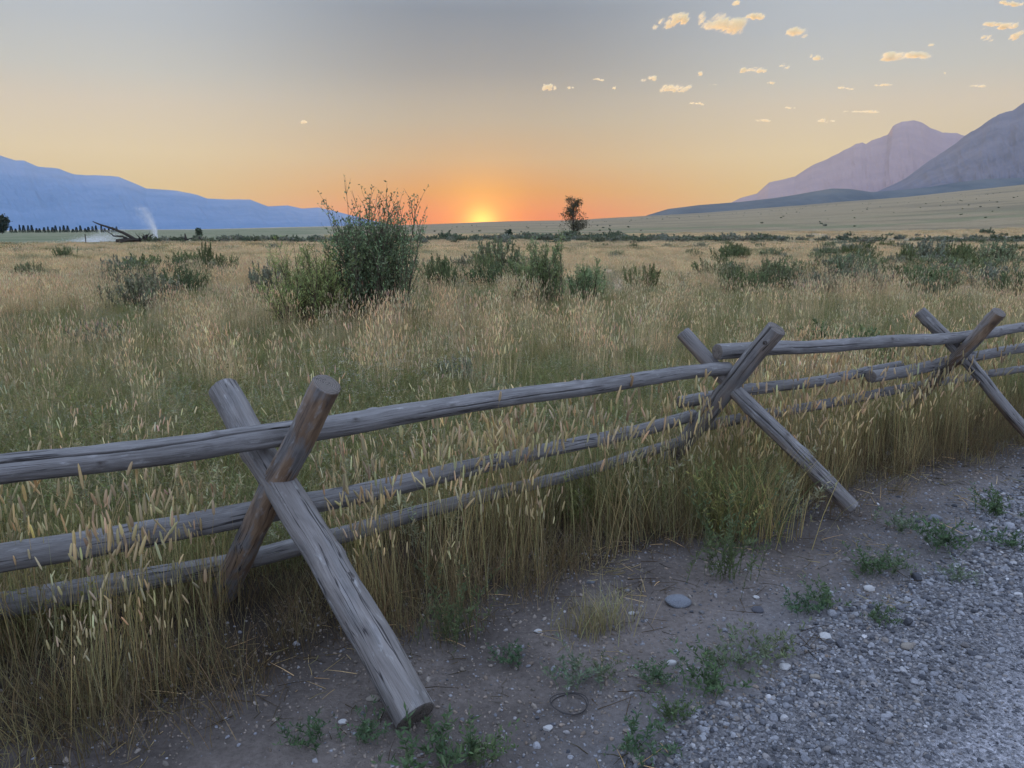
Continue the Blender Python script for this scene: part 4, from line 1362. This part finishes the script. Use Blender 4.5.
# ------------------------------------------------------------------ clouds
def cloud_mat():
    m, nt, out = new_mat('cloud_sunset_gold'); L = nt.links.new
    d = N(nt, 'ShaderNodeBsdfDiffuse'); d.inputs['Color'].default_value = (.98, .88, .58, 1)  # sunset gold painted into the colour of otherwise white cloud
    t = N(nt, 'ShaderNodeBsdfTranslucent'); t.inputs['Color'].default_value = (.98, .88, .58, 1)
    x = N(nt, 'ShaderNodeMixShader'); x.inputs[0].default_value = .5
    L(d.outputs[0], x.inputs[1]); L(t.outputs[0], x.inputs[2]); L(x.outputs[0], out.inputs['Surface'])
    return m


M_CLOUD = cloud_mat()
CD = 8600.0


def cloud(px, py, w, h, label, seed, group=None, dens=1.0, tilt=0.0):
    c = P(px, py, CD); u = CD / F
    rg = np.random.default_rng(seed); a = Acc()
    m = int(max(1200, w * h * 150 * dens))
    q = rg.uniform(-1, 1, (m, 3))
    fx = q[:, 0] * w * .5; fz = q[:, 2] * h * .5
    nz = .5 + 1.25 * (-.5 + .60 * fbm(fx / 10 + seed * 3.1, fz / 3.6 + seed, seed, 4) + .40 * fbm(fx / 2.6 + 9, fz / 1.6, seed + 9, 3))
    nl = 1 if w < 9 else int(rg.integers(3, 5) + w / 12)
    rad2 = np.full(m, 9.0)
    for i in range(nl):
        lx = 0.0 if nl == 1 else -.78 + 1.56 * (i + rg.uniform(.1, .9)) / nl
        ax = 1.0 if nl == 1 else rg.uniform(.16, .42); az = 1.0 if nl == 1 else rg.uniform(.35, .85) * (1 - .45 * abs(lx)); lz = 0.0 if nl == 1 else rg.uniform(-.3, .35)
        rad2 = np.minimum(rad2, ((q[:, 0] - lx) / ax) ** 2 + ((q[:, 2] - lz) / np.where(q[:, 2] < lz, az * .6, az)) ** 2)
    edge = np.clip(np.maximum(np.abs(q[:, 0]), np.abs(q[:, 2])) - .75, 0, 1) * 1.6
    fall = np.clip(rad2, 0, 3) * .17 + edge + q[:, 1] ** 2 * .14 - .06
    k = rg.random(m) < np.clip((nz - fall - .35) * 4.0, 0, 1) ** 1.6 + np.clip((nz - fall - .26) * .35, 0, .03)
    q, fx, fz = q[k], fx[k], fz[k]; n = len(q)
    p = np.stack([fx, q[:, 1] * h * .5 + rg.normal(size=n) * .3, fz - tilt * q[:, 0] * w * .5], 1) * u
    sz = rg.uniform(.22, .5, n) * u
    leaves(a, p, rg.normal(size=(n, 3)), sz, sz, np.ones((n, 3)), rg)
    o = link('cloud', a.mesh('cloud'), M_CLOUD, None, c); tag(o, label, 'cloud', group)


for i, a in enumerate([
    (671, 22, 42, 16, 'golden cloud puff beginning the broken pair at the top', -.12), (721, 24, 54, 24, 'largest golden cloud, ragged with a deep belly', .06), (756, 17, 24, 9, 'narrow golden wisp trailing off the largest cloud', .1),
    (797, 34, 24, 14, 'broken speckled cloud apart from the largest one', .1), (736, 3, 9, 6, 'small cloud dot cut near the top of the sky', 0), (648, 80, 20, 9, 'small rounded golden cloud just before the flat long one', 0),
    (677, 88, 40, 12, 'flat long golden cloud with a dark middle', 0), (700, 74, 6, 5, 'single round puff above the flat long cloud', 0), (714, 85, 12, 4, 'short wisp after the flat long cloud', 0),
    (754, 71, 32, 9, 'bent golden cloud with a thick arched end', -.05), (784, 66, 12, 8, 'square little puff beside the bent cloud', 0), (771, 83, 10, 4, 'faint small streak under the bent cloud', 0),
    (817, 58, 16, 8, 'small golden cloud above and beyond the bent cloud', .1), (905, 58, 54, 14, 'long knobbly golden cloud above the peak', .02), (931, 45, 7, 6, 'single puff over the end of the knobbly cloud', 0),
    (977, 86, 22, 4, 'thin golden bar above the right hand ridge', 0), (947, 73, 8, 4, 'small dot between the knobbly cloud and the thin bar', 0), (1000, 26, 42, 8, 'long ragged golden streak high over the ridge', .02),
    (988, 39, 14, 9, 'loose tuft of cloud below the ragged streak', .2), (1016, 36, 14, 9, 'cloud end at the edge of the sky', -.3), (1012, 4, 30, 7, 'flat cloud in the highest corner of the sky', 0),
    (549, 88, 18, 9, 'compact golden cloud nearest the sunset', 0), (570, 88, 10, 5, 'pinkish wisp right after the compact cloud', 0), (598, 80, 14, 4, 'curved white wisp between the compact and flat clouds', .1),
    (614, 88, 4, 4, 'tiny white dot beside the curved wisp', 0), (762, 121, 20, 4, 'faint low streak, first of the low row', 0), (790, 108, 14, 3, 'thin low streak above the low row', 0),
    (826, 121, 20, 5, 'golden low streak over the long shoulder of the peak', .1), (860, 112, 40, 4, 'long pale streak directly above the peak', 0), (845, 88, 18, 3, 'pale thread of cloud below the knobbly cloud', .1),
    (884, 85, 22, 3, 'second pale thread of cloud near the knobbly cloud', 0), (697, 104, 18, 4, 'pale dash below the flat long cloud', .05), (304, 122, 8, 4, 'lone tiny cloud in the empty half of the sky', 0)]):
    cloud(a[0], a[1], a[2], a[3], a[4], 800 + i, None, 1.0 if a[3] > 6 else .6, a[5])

# ------------------------------------------------------------------ haze, sky, sun, camera
HZ = 6600.0
hv = np.array([[x, y, z] for z in (-17.0, 1060) for x, y in ((-HZ, -HZ), (HZ, -HZ), (HZ, HZ), (-HZ, HZ))], float)
hz = link('haze', mk_mesh('haze', hv, [(3, 2, 1, 0), (4, 5, 6, 7), (0, 1, 5, 4), (1, 2, 6, 5), (2, 3, 7, 6), (3, 0, 4, 7)]))
m, nt, out = new_mat('haze_air')
pv = N(nt, 'ShaderNodeVolumePrincipled'); pv.inputs['Color'].default_value = (.66, .82, 1.0, 1); pv.inputs['Density'].default_value = 3.6e-5; pv.inputs['Anisotropy'].default_value = .3
nt.links.new(pv.outputs[0], out.inputs['Volume'])
hz.data.materials.append(m)
tag(hz, 'thin evening haze in front of the mountains', 'haze', kind='stuff')

SUN_AZ = math.atan((483 - 512) / F / (CP))     # from +Y toward +X
SUN_EL = R(.30)      # just under the crest of the plain: the meadow is in shade, the clouds are not
sd = np.array([math.sin(SUN_AZ) * math.cos(SUN_EL), math.cos(SUN_AZ) * math.cos(SUN_EL), math.sin(SUN_EL)])

w = bpy.data.worlds.new('World'); bpy.context.scene.world = w; w.use_nodes = True
nt = w.node_tree; nt.nodes.clear(); L = nt.links.new
out = nt.nodes.new('ShaderNodeOutputWorld'); bg = nt.nodes.new('ShaderNodeBackground')
sky = nt.nodes.new('ShaderNodeTexSky'); sky.sky_type = 'NISHITA'; sky.sun_disc = False; sky.sun_elevation = SUN_EL; sky.sun_rotation = SUN_AZ
sky.air_density = 1.0; sky.dust_density = 2.0; sky.ozone_density = 1.0
tc = nt.nodes.new('ShaderNodeTexCoord')
nv = N(nt, 'ShaderNodeVectorMath', operation='NORMALIZE'); L(tc.outputs['Generated'], nv.inputs[0])
sx = nt.nodes.new('ShaderNodeSeparateXYZ'); L(nv.outputs[0], sx.inputs[0])
el = math_n(nt, 'ARCSINE', sx.outputs['Z'])                         # radians
elf = math_n(nt, 'DIVIDE', el, R(60), clamp=True)


def srgb(r, g, b):
    f = lambda v: ((v / 255 + .055) / 1.055) ** 2.4 if v > 10 else v / 255 / 12.92
    return (f(r), f(g), f(b))


E = lambda deg: deg / 60
near = ramp(nt, [(E(0), (.80, .14, .0)), (E(1.1), (.79, .16, .0)), (E(2.8), (.66, .245, .0)), (E(4.9), (.55, .33, .12)), (E(7.6), (.415, .33, .205)), (E(10.9), (.256, .248, .23)), (E(14.6), (.18, .213, .258)), (E(28), (.66, .82, 1.12)), (E(60), (1.10, 1.36, 1.96))])
farr = ramp(nt, [(E(0), (.66, .40, .09)), (E(2.7), (.65, .45, .15)), (E(5.1), (.67, .51, .255)), (E(8), (.58, .48, .33)), (E(10), (.49, .475, .41)), (E(12.9), (.42, .45, .467)), (E(16), (.41, .46, .52)), (E(28), (.66, .82, 1.12)), (E(60), (1.10, 1.36, 1.96))])
back = ramp(nt, [(E(0), (.60, .68, .98)), (E(6), (.88, .78, .96)), (E(14), (.80, .96, 1.34)), (E(60), (1.10, 1.36, 1.96))])
for rmp in (near, farr, back): L(elf, rmp.inputs[0])
# azimuth from the sun
hx = N(nt, 'ShaderNodeVectorMath', operation='MULTIPLY'); L(nv.outputs[0], hx.inputs[0]); hx.inputs[1].default_value = (1, 1, 0)
hn = N(nt, 'ShaderNodeVectorMath', operation='NORMALIZE'); L(hx.outputs[0], hn.inputs[0])
dt = N(nt, 'ShaderNodeVectorMath', operation='DOT_PRODUCT'); L(hn.outputs[0], dt.inputs[0]); dt.inputs[1].default_value = (math.sin(SUN_AZ), math.cos(SUN_AZ), 0)
azd = math_n(nt, 'ARCCOSINE', math_n(nt, 'MINIMUM', math_n(nt, 'MAXIMUM', dt.outputs['Value'], -1.0), 1.0))
f1 = N(nt, 'ShaderNodeMapRange', interpolation_type='SMOOTHSTEP'); L(azd, f1.inputs[0]); f1.inputs[1].default_value = R(2); f1.inputs[2].default_value = R(25)
f2 = N(nt, 'ShaderNodeMapRange', interpolation_type='SMOOTHSTEP'); L(azd, f2.inputs[0]); f2.inputs[1].default_value = R(45); f2.inputs[2].default_value = R(130)
col = mixc(nt, near.outputs[0], farr.outputs[0], f1.outputs[0])
col = mixc(nt, col, back.outputs[0], f2.outputs[0])
# glow round the setting sun (flattened)
d3 = N(nt, 'ShaderNodeVectorMath', operation='DISTANCE'); L(nv.outputs[0], d3.inputs[0]); d3.inputs[1].default_value = tuple(sd + np.array([0, 0, .0025]))


def glow(width, c):
    e = math_n(nt, 'POWER', 2.718, math_n(nt, 'MULTIPLY', math_n(nt, 'POWER', math_n(nt, 'DIVIDE', d3.outputs['Value'], width), 2.0), -1.0))
    s = N(nt, 'ShaderNodeVectorMath', operation='SCALE'); s.inputs[0].default_value = c; L(e, s.inputs['Scale']); return s.outputs[0]


def vadd(a, b):
    n = N(nt, 'ShaderNodeVectorMath', operation='ADD'); L(a, n.inputs[0]); L(b, n.inputs[1]); return n.outputs[0]


tot = vadd(col, glow(.019, (.85, .62, .12)))
tot = vadd(tot, glow(.05, (.36, .20, .02)))
tot = vadd(tot, glow(.10, (.08, .0, -.03)))
ns = N(nt, 'ShaderNodeVectorMath', operation='SCALE'); L(sky.outputs[0], ns.inputs[0]); ns.inputs['Scale'].default_value = .003
tot = vadd(tot, ns.outputs[0])
L(tot, bg.inputs['Color']); bg.inputs['Strength'].default_value = 1.0
L(bg.outputs[0], out.inputs['Surface'])

sl = bpy.data.lights.new('sun', 'SUN'); sl.energy = 5.0; sl.angle = R(.53); sl.color = (1.0, .58, .18)
so = bpy.data.objects.new('sun', sl); C.objects.link(so)
so.rotation_euler = Vector(-sd).to_track_quat('-Z', 'Y').to_euler()

cam = bpy.data.cameras.new('camera'); co = bpy.data.objects.new('camera', cam); C.objects.link(co)
co.location = (0, 0, CZ); co.rotation_euler = (math.pi / 2 - PITCH, 0, 0)
cam.sensor_width = 36; cam.lens = F / 1024 * 36; cam.clip_start = .05; cam.clip_end = 60000
sc = bpy.context.scene
sc.camera = co
sc.view_settings.view_transform = 'Standard'; sc.view_settings.look = 'None'; sc.view_settings.exposure = 0; sc.view_settings.gamma = 1
sc.cycles.volume_bounces = 1
sc.cycles.max_bounces = 6; sc.cycles.diffuse_bounces = 4; sc.cycles.transmission_bounces = 4
sc.cycles.use_denoising = True
